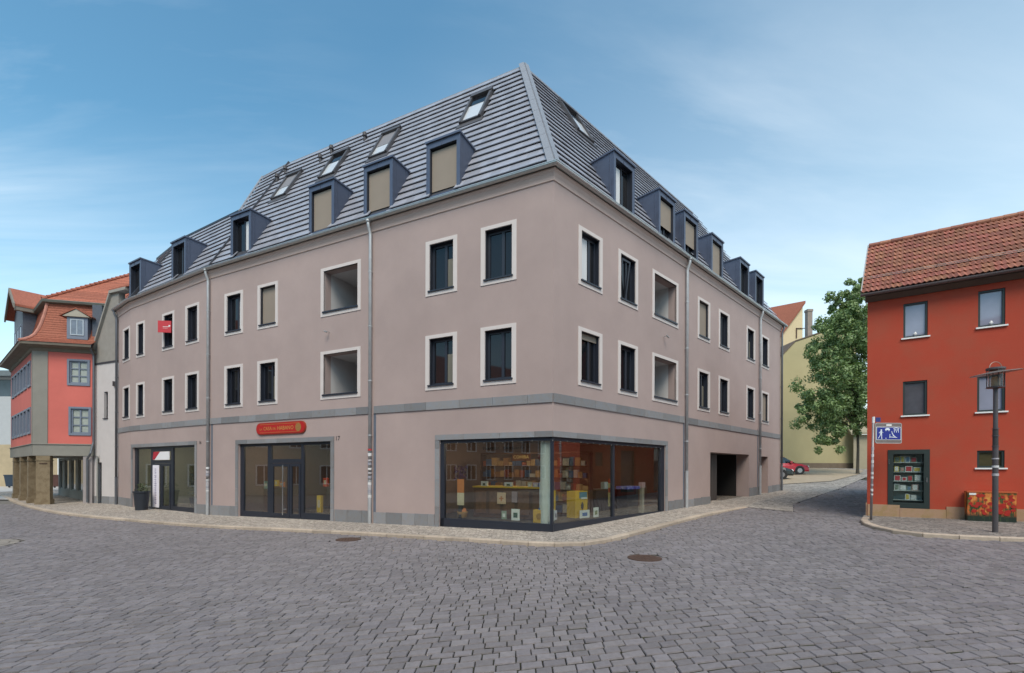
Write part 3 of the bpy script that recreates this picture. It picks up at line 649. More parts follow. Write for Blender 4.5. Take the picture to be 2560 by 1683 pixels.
for F, u, s_ in ((FL, -9.75, 3.2), (FL, -12.15, 3.0), (FL, -11.75, 3.25), (FL, -14.85, 2.9), (FL, -14.6, 3.15)):
    m = MB(); p = Vector(rp(F, u, s_, .05)); m.tube([p, p + Vector((0, 0, .22))], .055, 8); m.tube([p + Vector((0, 0, .2)), p + Vector((0, 0, .34))], [.10, .085], 10); m.build('roof_vent', M('vent_black', (.05, .045, .05), .6, var=.1), B)
# downpipes
pipem = M('downpipe_zinc', (.46, .47, .48), .5, metal=.45, var=.14, scale=5)
pipe_dk = M('downpipe_dark', (.16, .17, .19), .4, metal=.6, var=.1)
def downpipe(F, u, mat, zb=None, foot=True):
    x, y, _ = F.P(u, -.11, 0); zb = g(x, y) - .05; m = MB(); r = .052; p = lambda t, z: F.P(u, t, z)
    m.tube([p(-.19, 9.86), p(-.19, 9.74), p(-.17, 9.66), p(-.10, 9.5), p(-.09, 9.4), p(-.09, 1.4 + zb)], r, 12); m.tube([p(-.19, 9.80), p(-.19, 9.88)], [r + .012, .085], 12)
    o = m.build('downpipe', mat, B, smooth=True)
    m = MB(); m.tube([p(-.09, zb + 1.45), p(-.09, zb)], r + .007, 12); m.build('pipe_foot', mat, o)
    m = MB()
    for z in (8.2, 6.4, 4.6, 2.8, zb + 1.44): m.tube([p(-.09, z), p(-.09, z + .035)], r + .014, 12); m.box(F, (u - .012, u + .012), (-.09, .0), (z + .005, z + .03))
    m.build('bracket', mat, o); return o
dp = downpipe(FL, -6.40, pipem); downpipe(FL, -15.12, pipem); downpipe(FR, 7.78, pipem); downpipe(FR, 16.0, pipem); downpipe(F3, -2.10, pipe_dk)
downpipe(FR, 19.5, pipe_dk)
for F, u in ((FL, -6.27), (FL, -14.98), (FR, 7.70), (FR, 15.88)):
    MB().box(F, (u - .05, u + .055), (-.006, .02), (-.4, 3.79)).build('groove_strip', M('groove_grey', (.12, .14, .18), .5, var=.15), B)  # flat plate; the darkness of a recessed groove is put into its colour
r = random.Random(5)
for F, u, n_ in ((FL, -6.40, 11), (FL, -15.12, 7)):   # stickers on the pipes
    for k in range(n_):
        z = .75 + k * .155 + r.uniform(-.03, .03); c = M('sticker_%d' % (k % 3), [(.62, .62, .62), (.30, .30, .34), (.42, .40, .42)][k % 3], .6, var=.2, scale=40)
        m = MB(); m.tube([F.P(u, -.09, z), F.P(u, -.09, z + r.uniform(.05, .11))], .0625, 12, cap=False); m.build('sticker', c if not (k == n_ - 1 and n_ == 11) else M('sticker_red', (.5, .05, .05), .6, var=.2), B)
for F, u, z in ((FL, -8.35, 6.45), (FR, 6.1, 6.5)):
    m = MB(); m.tube([F.P(u, 0, z + .05), F.P(u, -.16, z + .04)], .012, 6); m.tube([F.P(u - .09, -.15, z + .06), F.P(u + .06, -.16, z)], [.02, .03], 8); m.build('wall_spout', zinc_lt, B)
# passage and side door
m = MB(); zb = lambda u: g(*FR.P(u, .5, 0)[:2]) - .1
m.box(FR, (10.15, 12.15), (.55, .60), (zb(11), 2.47)); gate = m.build('garage_gate', M('brown_gate', (.045, .033, .028), .6, var=.15, vscale=(6, 6, .3)), B)
for k in range(6): MB().box(FR, (10.2 + k * .325, 10.2 + k * .325 + .31), (.53, .549), (zb(11) + .1, 2.4)).build('plank', MATS['brown_gate'], gate)
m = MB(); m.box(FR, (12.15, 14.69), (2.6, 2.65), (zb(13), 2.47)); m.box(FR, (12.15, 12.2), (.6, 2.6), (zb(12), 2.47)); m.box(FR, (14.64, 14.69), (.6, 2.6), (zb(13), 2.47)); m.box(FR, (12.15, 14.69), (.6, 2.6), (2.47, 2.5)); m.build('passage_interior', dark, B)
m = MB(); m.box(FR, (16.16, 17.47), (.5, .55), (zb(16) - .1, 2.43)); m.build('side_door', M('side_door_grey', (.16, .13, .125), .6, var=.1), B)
# ================================================================== shops: interiors, fronts, goods
int_wall = M('shop_wall', (.20, .13, .10), .9, var=.1); int_floor = M('shop_floor', (.07, .06, .055), .5, var=.1); int_ceil = M('shop_ceiling', (.42, .39, .35), .9, var=.04)
lampm = M('ceiling_lamp_light', (1, 1, 1), .5, var=0, emit=((1, .80, .58), 80))
def room(F, u0, u1, depth, zf, zc, name='shop_interior', wallm=None):
    m = MB(); P = F.P
    m.poly([P(u0, .28, zf), P(u0, depth, zf), P(u0, depth, zc), P(u0, .28, zc)]); m.poly([P(u1, .28, zf), P(u1, .28, zc), P(u1, depth, zc), P(u1, depth, zf)])
    m.poly([P(u0, depth, zf), P(u1, depth, zf), P(u1, depth, zc), P(u0, depth, zc)]); r_ = m.build(name, wallm or int_wall, B, kind='raw')
    MB().poly([P(u0, .1, zf), P(u1, .1, zf), P(u1, depth, zf), P(u0, depth, zf)]).build('floor', int_floor, r_, kind='raw'); MB().poly([P(u0, .1, zc), P(u0, depth, zc), P(u1, depth, zc), P(u1, .1, zc)]).build('ceiling', int_ceil, r_, kind='raw')
    return r_
def room_lamps(r_, F, pts, zc):
    for u, t in pts: x, y, _ = F.P(u, t, 0); MB().lathe((x, y, zc - .03), [(.09, 0), (.09, .025)], 14).build('ceiling_lamp', lampm, r_)
# corner room
zf, zc = .16, 2.85
rm = MB(); pl_ = [FL.P(-4.6, .28, 0), FL.P(-4.6, 5, 0), FR.P(7.4, 5, 0), FR.P(7.4, .28, 0)]
for a, b in zip(pl_, pl_[1:]): rm.poly([(a[0], a[1], zf), (b[0], b[1], zf), (b[0], b[1], zc), (a[0], a[1], zc)])
r1 = rm.build('shop_interior', int_wall, B, kind='raw')
cc = C0 + wC * .12; fl = [(p[0], p[1]) for p in pl_] + [(cc.x, cc.y)]
MB().poly([(x, y, zf) for x, y in fl]).build('floor', int_floor, r1, kind='raw'); MB().poly([(x, y, zc) for x, y in fl][::-1]).build('ceiling', int_ceil, r1, kind='raw')
room_lamps(r1, FL, [(-2.9, 1.6), (-1.5, 1.8), (-2.6, 3.2)], zc); room_lamps(r1, FR, [(2.2, 2.4), (4.4, 2.2), (5.6, 3.4)], zc)
r2 = room(FL, -13.4, -8.1, 4.5, -.1, 2.8); room_lamps(r2, FL, [(-12.2, .9), (-8.9, .8), (-9.3, 1.7), (-10.8, 1.2), (-10.6, 2.8)], 2.8)
r3 = room(F2, -7.0, -1.0, 4.0, -.16, 2.85, wallm=M('office_wall', (.30, .32, .24), .9, var=.05)); room_lamps(r3, F2, [(-5.8, 1.2), (-2.5, 1.6), (-4.1, 2.2)], 2.85)
# --- corner shop front
sf = MB()
for F, a, b in ((FL, -3.69, -.0), (FR, .0, 6.24)):
    sf.box(F, (a, b), (.05, .15), (2.50, 2.60)); sf.box(F, (a, b), (.03, .14), (-.25, .21))
sf.box(FL, (-3.69, -3.55), (.03, .14), (-.1, 2.5)); sf.box(FR, (5.98, 6.24), (.03, .14), (0, 2.5)); sf.box(FR, (2.955, 3.035), (.04, .15), (.2, 2.5))
cp = [(C0 + wC * .02), (C0 + aL * .085 + FL.n * .03), (C0 + aL * .085 + FL.n * .12), (C0 + wC * .13), (C0 + aR * .085 + FR.n * .12), (C0 + aR * .085 + FR.n * .03)]
sf.solid([(p.x, p.y, -.2) for p in cp], [(p.x, p.y, 2.6) for p in cp])
front1 = sf.build('shop_window', anth, B)
for F, a, b in ((FL, -3.55, -.08), (FR, .08, 2.955), (FR, 3.035, 5.98)): MB().box(F, (a, b), (.09, .10), (.21, 2.50)).build('pane', shopglass, front1)
# --- front of number 17
m = MB(); t = (.08, .16)
m.box(FL, (-13.28, -8.25), t, (2.58, 2.68)); m.box(FL, (-13.28, -13.07), t, (-.3, 2.58)); m.box(FL, (-8.36, -8.25), t, (-.3, 2.58)); m.box(FL, (-11.66, -11.46), t, (-.3, 2.58)); m.box(FL, (-9.83, -9.70), t, (-.3, 2.58))
m.box(FL, (-13.07, -11.66), t, (-.3, .04)); m.box(FL, (-9.70, -8.36), t, (-.3, .10)); m.box(FL, (-11.46, -9.83), t, (1.92, 2.07)); m.box(FL, (-11.46, -9.83), t, (-.3, -.12))
front2 = m.build('shop_window', anth, B)
for a, b, c, e in ((-13.07, -11.66, .04, 2.58), (-9.70, -8.36, .10, 2.58), (-11.46, -9.83, 2.07, 2.58)): MB().box(FL, (a, b), (.115, .125), (c, e)).build('pane', shopglass, front2)
for a, b in ((-11.44, -10.44), (-10.42, -9.85)):
    m = MB().ring(FL, (a, b), (-.11, 1.91), (.10, .10, .14, .12), (.07, .13)); d_ = m.build('door', anth, B); MB().box(FL, (a + .1, b - .1), (.10, .11), (.03, 1.79)).build('pane', shopglass, d_)
    if b < -10: m = MB(); m.tube([FL.P(-10.71, .0, -.02), FL.P(-10.71, .0, 1.84)], .021, 10); m.tube([FL.P(-10.71, .0, .2), FL.P(-10.62, .08, .2)], .01, 6); m.tube([FL.P(-10.71, .0, 1.7), FL.P(-10.62, .08, 1.7)], .01, 6); m.build('handle', steel, d_)
# --- front of number 16
m = MB(); m.box(F2, (-6.95, -1.13), t, (2.64, 2.72)); m.box(F2, (-6.95, -6.72), t, (-.4, 2.64)); m.box(F2, (-1.2, -1.13), t, (-.4, 2.64)); m.box(F2, (-5.30, -5.1), t, (-.4, 2.64)); m.box(F2, (-3.4, -3.2), t, (-.4, 2.64))
m.box(F2, (-6.72, -5.3), t, (-.4, -.12)); m.box(F2, (-3.2, -1.2), t, (-.4, .0)); m.box(F2, (-5.1, -3.4), t, (1.93, 2.08)); m.box(F2, (-5.1, -3.4), t, (2.5, 2.64))
front3 = m.build('shop_window', anth, B)
for a, b, c, e in ((-6.72, -5.3, -.12, 2.64), (-3.2, -1.2, .0, 2.64)): MB().box(F2, (a, b), (.115, .125), (c, e)).build('pane', shopglass, front3)
for a, b in ((-5.08, -4.28), (-4.26, -3.42)):
    m = MB().ring(F2, (a, b), (-.16, 1.92), (.10, .10, .14, .1), (.07, .13)); d_ = m.build('door', anth, B); MB().box(F2, (a + .1, b - .1), (.10, .11), (-.02, 1.82)).build('pane', shopglass, d_)
# --- writing on the building
gold = M('gold_lettering', (.62, .36, .10), .5, metal=.3, var=.05); signred = M('sign_red', (.42, .012, .012), .45, var=.06)
tagp = thing('shop_sign', 'red rounded sign with gold lettering above the double glass shop door', 'sign', FL.P(-10.8, -.03, 3.22))
def stadium(F, u0, u1, z0, z1, t, n=10):
    r_ = (z1 - z0) / 2; zc_ = (z0 + z1) / 2; pts = []
    for k in range(n + 1): a = -math.pi / 2 + math.pi * k / n; pts.append((u1 - r_ + r_ * math.cos(a), zc_ + r_ * math.sin(a)))
    for k in range(n + 1): a = math.pi / 2 + math.pi * k / n; pts.append((u0 + r_ + r_ * math.cos(a), zc_ + r_ * math.sin(a)))
    return MB().prism(F, pts, t)
stadium(FL, -12.15, -9.46, 3.0, 3.45, (-.05, 0)).build('board', M('sign_edge', (.30, .04, .015), .5, var=.1), tagp); stadium(FL, -12.12, -9.49, 3.03, 3.42, (-.06, -.048)).build('face', signred, tagp)
m = MB(); m.box(FL, (-11.9, -9.75), (-.064, -.059), (3.375, 3.383)); m.box(FL, (-11.9, -9.75), (-.064, -.059), (3.07, 3.078)); m.build('border', gold, tagp)
m = MB(); text_mb('LA', .11, FL, -11.86, -.063, 3.20, m); text_mb('CASA', .19, FL, -11.48, -.063, 3.22, m); text_mb('DEL', .11, FL, -11.1, -.063, 3.21, m); text_mb('HABANO', .21, FL, -10.5, -.063, 3.22, m); m.build('lettering', gold, tagp, kind='stuff')
x_ = MB(); pts = [(-9.82 + .15 * math.cos(a * math.pi / 9), 3.225 + .15 * math.sin(a * math.pi / 9)) for a in range(18)]; x_.prism(FL, pts, (-.066, -.059)).build('emblem', M('emblem_bronze', (.38, .20, .06), .5, metal=.3, var=.3, scale=40), tagp)
hn = text_mb('17', .22, FL, -7.93, -.012, 2.76); hn.build('house_number', black, B)
hn = text_mb('16', .2, F2, -.72, -.012, 2.80); hn.build('house_number', black, B)
# --- red letting sign and banners at number 16
t_ = thing('window_sign', 'small red board with thin white print hung in front of an upper window', 'sign', F2.P(-3.5, -.1, 7.9))
FS = Fr(F2.P(-3.55, -.08, 0)[:2], (.99, .12))
MB().box(FS, (-.31, .25), (-.02, .0), (7.84, 8.37)).build('board', M('bright_red', (.50, .03, .04), .5, var=.06), t_)
m = MB(); m.box(FS, (-.1, .17), (-.024, -.0201), (8.09, 8.11)); m.box(FS, (.14, .21), (-.024, -.0201), (8.115, 8.18)); m.box(FS, (-.1, .1), (-.024, -.0201), (8.03, 8.04)); m.build('print', white, t_)
t_ = thing('banner', 'tall narrow white banner with tiny print standing in the office doorway', 'banner', F2.P(-4.66, -.05, g(*F2.P(-4.66, 0, 0)[:2])))
MB().box(F2, (-4.97, -4.37), (.02, .035), (-.1, 1.86)).build('sheet', M('banner_white', (.78, .74, .80), .6, var=.03), t_)
m = MB(); r = random.Random(4)
z = 1.70
while z > .1:
    h = r.uniform(.03, .07); m.box(F2, (-4.70, -4.70 + r.uniform(.06, .09)), (.014, .0199), (z - h, z)); m.box(F2, (-4.82, -4.82 + r.uniform(.02, .05)), (.014, .0199), (z - h * .6, z)); z -= h + r.uniform(.02, .05)
m.build('print', M('banner_print', (.2, .16, .3), .6, var=.1), t_)
t_ = thing('transom_sign', 'white and red sign board over the office door', 'sign', F2.P(-4.3, 0, 2.2))
MB().prism(F2, [(-4.95, 2.1), (-3.45, 2.1), (-3.45, 2.48), (-4.45, 2.48)], (.03, .06)).build('board', M('sign_white', (.8, .78, .8), .4, var=.02), t_)
MB().prism(F2, [(-4.98, 2.12), (-4.8, 2.12), (-4.3, 2.48), (-4.9, 2.48)], (.02, .03)).build('stripe', M('crimson', (.45, .01, .03), .4, var=.1), t_)
# planter by the office door
px, py = -16.95, 21.05; pz = g(px, py)
t_ = thing('planter', 'tall dark tapered planter with a sparse shrub beside the office window', 'planter', (px, py, pz))
m = MB(); m.lathe((px, py, pz), [(.23, 0), (.30, .78), (.33, .80), (.33, .86), (.28, .86), (.26, .80)], 20); m.build('pot', M('planter_blue_black', (.02, .025, .035), .5, var=.1), t_, smooth=False)
r = random.Random(2); m = MB()
for k in range(160):
    a, q, h = r.random() * 6.28, r.random() * .28, .84 + r.random() * .34; c = Vector((px + q * math.cos(a), py + q * math.sin(a), pz + h)); d = Vector((r.uniform(-1, 1), r.uniform(-1, 1), r.uniform(.1, 1))).normalized() * .07; e = d.orthogonal().normalized() * .02
    m.poly([c - e, c + d * .5 - e * .6, c + d, c + e])
m.build('foliage', M('shrub_leaf', (.06, .075, .03), .7, rnd=.3), t_)
# goods in the corner window --------------------------------------------------------------
yel = M('display_yellow', (.62, .40, .02), .5, var=.08); yel2 = M('box_yellow', (.58, .36, .04), .6, var=.15, scale=12)
wood = M('dark_shop_wood', (.10, .045, .022), .5, var=.25, scale=5, vscale=(1, 1, 8)); paper = M('paper_white', (.72, .76, .72), .6, var=.04)
orange = M('orange_print', (.60, .22, .07), .6, var=.1); blue = M('label_blue', (.03, .14, .40), .5, var=.1); green_d = M('dark_green_print', (.03, .09, .06), .6, var=.3, scale=30)
colm = M('white_column', (.62, .68, .64), .7, var=.03)
x, y, _ = FL.P(-.30, .34, 0)
m = MB(); m.lathe((x, y, 0), [(.19, .1), (.19, 2.84)], 28); m.build('column', colm, B, smooth=False)
def item(name, label, cat, F, u, t, z): return thing(name, label, cat, F.P(u, t, z))
zf0 = .17
t_ = item('display_stand', 'orange and cream roll-up stand at the left end of the corner window', 'display stand', FL, -3.14, .35, zf0)
MB().box(FL, (-3.27, -3.03), (.34, .36), (.60, .98)).build('lower_panel', M('cream_print', (.62, .55, .38), .6, var=.1), t_); MB().box(FL, (-3.27, -3.03), (.34, .36), (.982, 1.40)).build('upper_panel', orange, t_); MB().box(FL, (-3.2, -3.1), (.30, .40), (zf0, .60)).build('foot', black, t_)
t_ = item('flower_arrangement', 'dark purple dried flowers rising above the orange stand', 'flowers', FL, -3.2, .5, 1.2); m = MB(); r = random.Random(9)
for k in range(90):
    c = Vector(FL.P(-3.25 + r.uniform(-.2, .22), .5 + r.uniform(-.1, .1), 1.5 + r.uniform(-.1, .3))); d = Vector((r.uniform(-1, 1), r.uniform(-1, 1), r.uniform(-1, 1))) * .05; e = d.orthogonal() * .5; m.poly([c - e, c + d, c + e, c - d])
m.build('blooms', M('purple_bloom', (.07, .02, .07), .8, rnd=.3), t_); MB().tube([FL.P(-3.2, .5, zf0), FL.P(-3.22, .5, 1.5)], .02, 6).build('stem', wood, t_)
t_ = item('gift_basket', 'small orange and gold gift basket low at the left corner of the window', 'basket', FL, -3.15, .45, .22); x, y, _ = FL.P(-3.15, .45, .24)
m = MB(); m.lathe((x, y, .22), [(.13, 0), (.17, .16), (.15, .18)], 14); m.build('basket', M('wicker', (.35, .20, .06), .7, var=.3, scale=30), t_); m = MB()
for k in range(7): a = k * .9; m.lathe((x + .08 * math.cos(a), y + .08 * math.sin(a), .38), [(.035, 0), (.045, .05), (.02, .12)], 8)
m.build('packets', orange, t_)
# counter with yellow edge and packs
t_ = item('counter', 'long brown shop counter with a bright yellow top edge behind the corner window', 'counter', FL, -1.9, 1.2, zf0)
MB().box(FL, (-3.2, -.62), (1.22, 1.75), (zf0, 1.12)).build('body', wood, t_); MB().box(FL, (-3.22, -.6), (1.18, 1.78), (1.12, 1.17)).build('top', yel, t_)
for k, u in enumerate((-3.1, -2.6, -2.1, -1.6, -1.1)): MB().box(FL, (u, u + .38), (1.19, 1.219), (.3, 1.02)).build('panel', M('counter_panel', (.16, .075, .035), .5, var=.3, scale=6), t_)
for k, (u, w, h, mt, lb) in enumerate(((-2.95, .22, .15, paper, 'white square pack standing leftmost on the yellow counter'), (-2.10, .26, .13, paper, 'white pack with a dark corner in the middle of the yellow counter'), (-1.30, .13, .14, M('pack_ivory', (.6, .6, .45), .6, var=.1), 'small ivory pack on the counter left of the lilac one'), (-1.12, .17, .13, M('pack_lilac', (.5, .48, .62), .6, var=.1), 'pale lilac pack between the ivory and the blue packs'), (-.93, .17, .13, blue, 'blue pack on the right part of the yellow counter'), (-.74, .2, .14, paper, 'white printed pack at the right end of the yellow counter'))):
    q = item('pack', lb, 'pack', FL, u, 1.3, 1.172); MB().box(FL, (u, u + w), (1.26, 1.36), (1.172, 1.172 + h)).build('carton', mt, q); MB().box(FL, (u + w * .3, u + w * .75), (1.255, 1.2599), (1.19, 1.172 + h * .6)).build('print', green_d if mt is paper else paper, q)
t_ = item('framed_poster', 'small cream framed print with an orange cross on the counter front', 'poster', FL, -2.15, 1.15, .6); MB().box(FL, (-2.3, -2.0), (1.15, 1.17), (.62, .98)).build('print', M('poster_cream', (.72, .52, .32), .6, var=.06), t_); m = MB(); m.box(FL, (-2.22, -2.08), (1.14, 1.149), (.77, .81)); m.box(FL, (-2.17, -2.13), (1.14, 1.149), (.71, .87)); m.build('cross', orange, t_)
t_ = item('price_board', 'pale pink price board on the front of the counter', 'board', FL, -1.7, 1.15, .6); MB().box(FL, (-1.79, -1.6), (1.15, 1.17), (.68, 1.02)).build('board', M('pink_board', (.36, .27, .27), .6, var=.1), t_)
t_ = item('wall_shelf', 'dark wall shelves filled with small boxes at the back of the corner shop', 'shelf', FL, -1.8, 4.7, zf0)
m = MB(); m.ring(FL, (-3.9, .2), (.2, 2.3), (.06, .06, .06, .06), (2.9, 3.25)); [m.box(FL, (-3.84, .14), (2.9, 3.25), (z, z + .03)) for z in (.6, 1.0, 1.4, 1.8)]; m.build('rack', wood, t_)
r = random.Random(12); cols = [M('boxes_%d' % k, c, .6, var=.15) for k, c in enumerate([(.30, .08, .04), (.45, .28, .12), (.08, .12, .22), (.5, .46, .40), (.34, .17, .07)])]
for z in (.26, .64, 1.04, 1.44, 1.84):
    u = -3.8
    while u < 0: w = r.uniform(.1, .25); MB().box(FL, (u, u + w * .92), (2.92, 3.1), (z, z + r.uniform(.12, .3))).build('box', cols[r.randrange(5)], t_); u += w
t_ = item('brand_sign', 'orange lit board with yellow capitals hanging inside the corner window', 'sign', FL, -1.36, .6, 2.05)
MB().box(FL, (-1.52, -.92), (.60, .62), (1.96, 2.16)).build('board', M('rust_orange', (.30, .07, .012), .6, var=.1), t_); text_mb('COHIBA', .135, FL, -1.22, .59, 2.07).build('lettering', M('letter_yellow', (.75, .42, .12), .5, var=0, emit=((1, .6, .15), .25)), t_)
t_ = item('wall_lettering', 'dark lettering strip high on the inside of the corner window', 'lettering', FL, -2.0, .5, 2.35); m = MB(); u = -2.45; r = random.Random(8)
while u < -1.15:
    w = r.uniform(.03, .06)
    if not -1.9 < u < -1.8: m.box(FL, (u, u + w), (.5, .51), (2.30, 2.38 + r.uniform(-.02, .01)))
    u += w + .018
m.build('letters', M('letter_brown', (.06, .035, .02), .6, var=.1), t_)
t_ = item('hanging_lantern', 'dark red round lantern on a cord near the white column', 'lantern', FL, -.46, .42, 1.9); x, y, _ = FL.P(-.46, .42, 0)
m = MB(); m.lathe((x, y, 1.92), [(.05, 0), (.13, .07), (.155, .13), (.13, .19), (.05, .26)], 16); m.build('shade', M('lantern_red', (.12, .012, .014), .5, var=.15), t_, smooth=True); MB().tube([(x, y, 2.18), (x, y, 2.85)], .012, 6).build('cord', M('cord_red', (.1, .02, .02), .7), t_); MB().tube([(x, y, 1.92), (x, y, 1.35)], .018, 6).build('tassel', M('cord_red2', (.1, .02, .02), .7), t_)
t_ = item('display_tower', 'slim white display column with a blue foot in front of the round pillar', 'display stand', FL, -.42, .33, .48); MB().box(FL, (-.50, -.26), (.28, .40), (.62, 1.36)).build('body', M('tower_white', (.60, .68, .70), .5, var=.04), t_); MB().box(FL, (-.52, -.24), (.26, .42), (.53, .62)).build('foot', blue, t_); MB().box(FL, (-.45, -.31), (.33, .39), (zf0, .53)).build('leg', black, t_)
t_ = item('carton', 'yellow patterned cube carton low beside the white column', 'box', FL, -.5, .25, .2); MB().box(FL, (-.66, -.30), (.2, .42), (.21, .57)).build('box', yel2, t_); m = MB(); pts = [(-.48 + .09 * math.cos(a * .524), .39 + .09 * math.sin(a * .524)) for a in range(12)]; m.prism(FL, pts, (.192, .199)).build('emblem', M('ochre_dark', (.32, .18, .02), .6, var=.2), t_)
for lb, F, u0, u1, z0, z1, mt, mt2 in (('white poster with a dark figure low in the left corner window', FL, -1.34, -1.08, .24, .57, paper, green_d), ('grey-green booklet left of the white figure poster', FL, -1.66, -1.5, .26, .50, M('booklet_green', (.28, .36, .28), .6, var=.05), paper),
    ('white leaflet pair under the slim yellow stand', FR, .05, .30, .26, .60, paper, M('print_olive', (.3, .32, .25), .6, var=.3, scale=30)), ('white flyer with a grey picture beside the leaflet pair', FR, .31, .42, .30, .56, M('paper_lilac', (.6, .6, .66), .6, var=.1), M('print_grey', (.25, .22, .26), .6, var=.2)), ('white and blue card below the big yellow display', FR, 1.46, 1.94, .255, .49, paper, blue), ('narrow white card with a green crest near the mullion', FR, 2.14, 2.40, .24, .54, paper, M('print_moss', (.16, .22, .1), .6, var=.3))):
    q = item('card', lb, 'card', F, (u0 + u1) / 2, .2, z0); MB().box(F, (u0, u1), (.2, .212), (z0, z1)).build('sheet', mt, q); w = u1 - u0; h = z1 - z0; MB().box(F, (u0 + w * .25, u1 - w * .25), (.194, .1999), (z0 + h * .25, z0 + h * .68)).build('print', mt2, q)
t_ = item('display_stand', 'slim bright yellow stand with a small framed figure on top', 'display stand', FR, .33, .32, zf0); MB().box(FR, (.20, .45), (.28, .40), (.52, 1.12)).build('post', yel, t_); MB().box(FR, (.22, .44), (.30, .36), (1.125, 1.36)).build('frame', M('frame_grey', (.17, .15, .16), .4, var=.3, scale=20), t_); x, y, _ = FR.P(.27, .33, 0); MB().lathe((x, y, 1.36), [(.03, 0), (.055, .05), (.05, .1), (.01, .13)], 10).build('figure', orange, t_); MB().box(FR, (.24, .42), (.3, .38), (zf0, .52)).build('base', black, t_)
t_ = item('display_cabinet', 'broad yellow display box with a blue label and black ring emblem', 'display stand', FR, 1.7, .4, zf0); MB().box(FR, (1.36, 1.96), (.30, .62), (.26, 1.06)).build('body', yel, t_); MB().box(FR, (1.56, 1.93), (.292, .299), (.84, 1.03)).build('label', M('label_teal', (.10, .25, .33), .5, var=.2), t_); MB().box(FR, (1.64, 1.93), (.285, .2919), (.815, .87)).build('strip', paper, t_); m = MB(); m.prism(FR, [(1.64, .56), (1.7, .48), (1.76, .56), (1.76, .66), (1.7, .74), (1.64, .66)], (.292, .299)).build('emblem', black, t_)
t_ = item('barber_pole', 'thin red and yellow striped pole beside the mullion', 'pole', FR, 3.12, .3, zf0)
for k in range(6): MB().box(FR, (3.10, 3.155), (.28, .33), (.52 + k * .15, .52 + (k + 1) * .15 - .004)).build('band', [M('straw', (.55, .5, .2), .5, var=.1), M('brick_red', (.4, .08, .03), .5, var=.1)][1 if k > 2 and k % 2 else 0], t_)
t_ = item('counter', 'dark low counter behind the right pane of the corner window', 'counter', FR, 4.5, .9, zf0); MB().box(FR, (3.3, 5.6), (.95, 1.45), (zf0, 1.0)).build('body', M('counter_dark', (.05, .035, .03), .5, var=.2), t_); MB().box(FR, (3.28, 5.62), (.92, 1.48), (1.0, 1.04)).build('top', wood, t_)
t_ = item('tin', 'pale mint tin standing on the dark counter', 'tin', FR, 3.9, 1.1, 1.04); MB().box(FR, (3.86, 4.16), (1.0, 1.15), (1.042, 1.28)).build('body', M('mint', (.42, .58, .54), .4, var=.1), t_); MB().box(FR, (3.88, 4.0), (.993, .9999), (1.08, 1.24)).build('label', paper, t_)
t_ = item('cabinet', 'black cabinet with a blue and lilac tray at the right end of the corner window', 'cabinet', FR, 4.7, .5, zf0); MB().box(FR, (4.35, 5.05), (.4, .8), (zf0, 1.03)).build('body', black, t_); MB().box(FR, (4.3, 5.15), (.38, .82), (1.035, 1.13)).build('tray', M('tray_blue', (.08, .1, .5), .5, var=.4, scale=8, col2=(.4, .36, .5)), t_)
t_ = item('display_post', 'narrow beige post with a pink cap right of the black cabinet', 'post', FR, 5.3, .4, zf0); MB().box(FR, (5.25, 5.4), (.36, .46), (zf0, 1.06)).build('post', M('beige_post', (.36, .33, .26), .6, var=.1), t_); MB().box(FR, (5.22, 5.43), (.34, .48), (1.062, 1.26)).build('cap', M('pink_cap', (.5, .36, .36), .6, var=.2), t_)
# light string along the top of the corner window
t_ = thing('light_string', 'string of tiny bulbs along the top of the corner shop window', 'fairy lights', (C0.x, C0.y, 2.5)); path_ = []
for k in range(13): path_.append(FL.P(-3.66 + k * .305, .0, 2.515 - (.02 if k % 2 else 0)))
for k in range(1, 21): path_.append(FR.P(k * .31, .0, 2.515 - (.02 if k % 2 else 0)))
MB().tube(path_, .006, 5).build('cord', black, t_)
blb = M('tiny_bulb', (.35, .34, .32), .4, var=0)
for p in path_: MB().lathe((p[0], p[1], p[2] - .03), [(.005, 0), (.010, .01), (.008, .024)], 6).build('bulb', blb, t_)
# goods in the number 17 windows
def goods(F, lb, cat, u, t, z, w, h, mt, name): q = item(name, lb, cat, F, u, t, z); MB().box(F, (u, u + w), (t, t + .1), (z, z + h)).build('body', mt, q); MB().box(F, (u + w * .2, u + w * .8), (t - .006, t - .001), (z + h * .3, z + h * .75)).build('label', M('label_pale', (.5, .42, .3), .6, var=.2), q)
goods(FL, 'yellow packet on the rack in the left window beside the glazed door', 'packet', -12.35, .9, 1.0, .16, .25, yel, 'packet'); goods(FL, 'orange packet right of the yellow one in the left door window', 'packet', -12.05, .9, .98, .2, .2, orange, 'packet'); goods(FL, 'pale green jar at the far left of the glazed shop window', 'jar', -12.85, .8, .9, .2, .3, M('jar_green', (.2, .28, .22), .5, var=.1), 'jar')
goods(FL, 'tall yellow stand behind the right window beside the door', 'display stand', -9.45, .45, .1, .22, .62, yel, 'display_stand'); goods(FL, 'orange framed picture above the yellow stand', 'picture', -9.3, .6, 1.05, .2, .32, M('red_frame', (.45, .06, .02), .5, var=.15), 'picture'); goods(FL, 'white figurine low in the right door window', 'figurine', -8.8, .7, .55, .09, .22, paper, 'figurine')
t_ = item('counter', 'dark wooden rack in the left window of the glazed shop front', 'rack', FL, -12.4, 1.0, 0); MB().box(FL, (-12.95, -11.85), (.85, 1.25), (-.1, .9)).build('body', wood, t_); MB().box(FL, (-13.0, -11.8), (.83, 1.28), (.9, .94)).build('top', wood, t_)
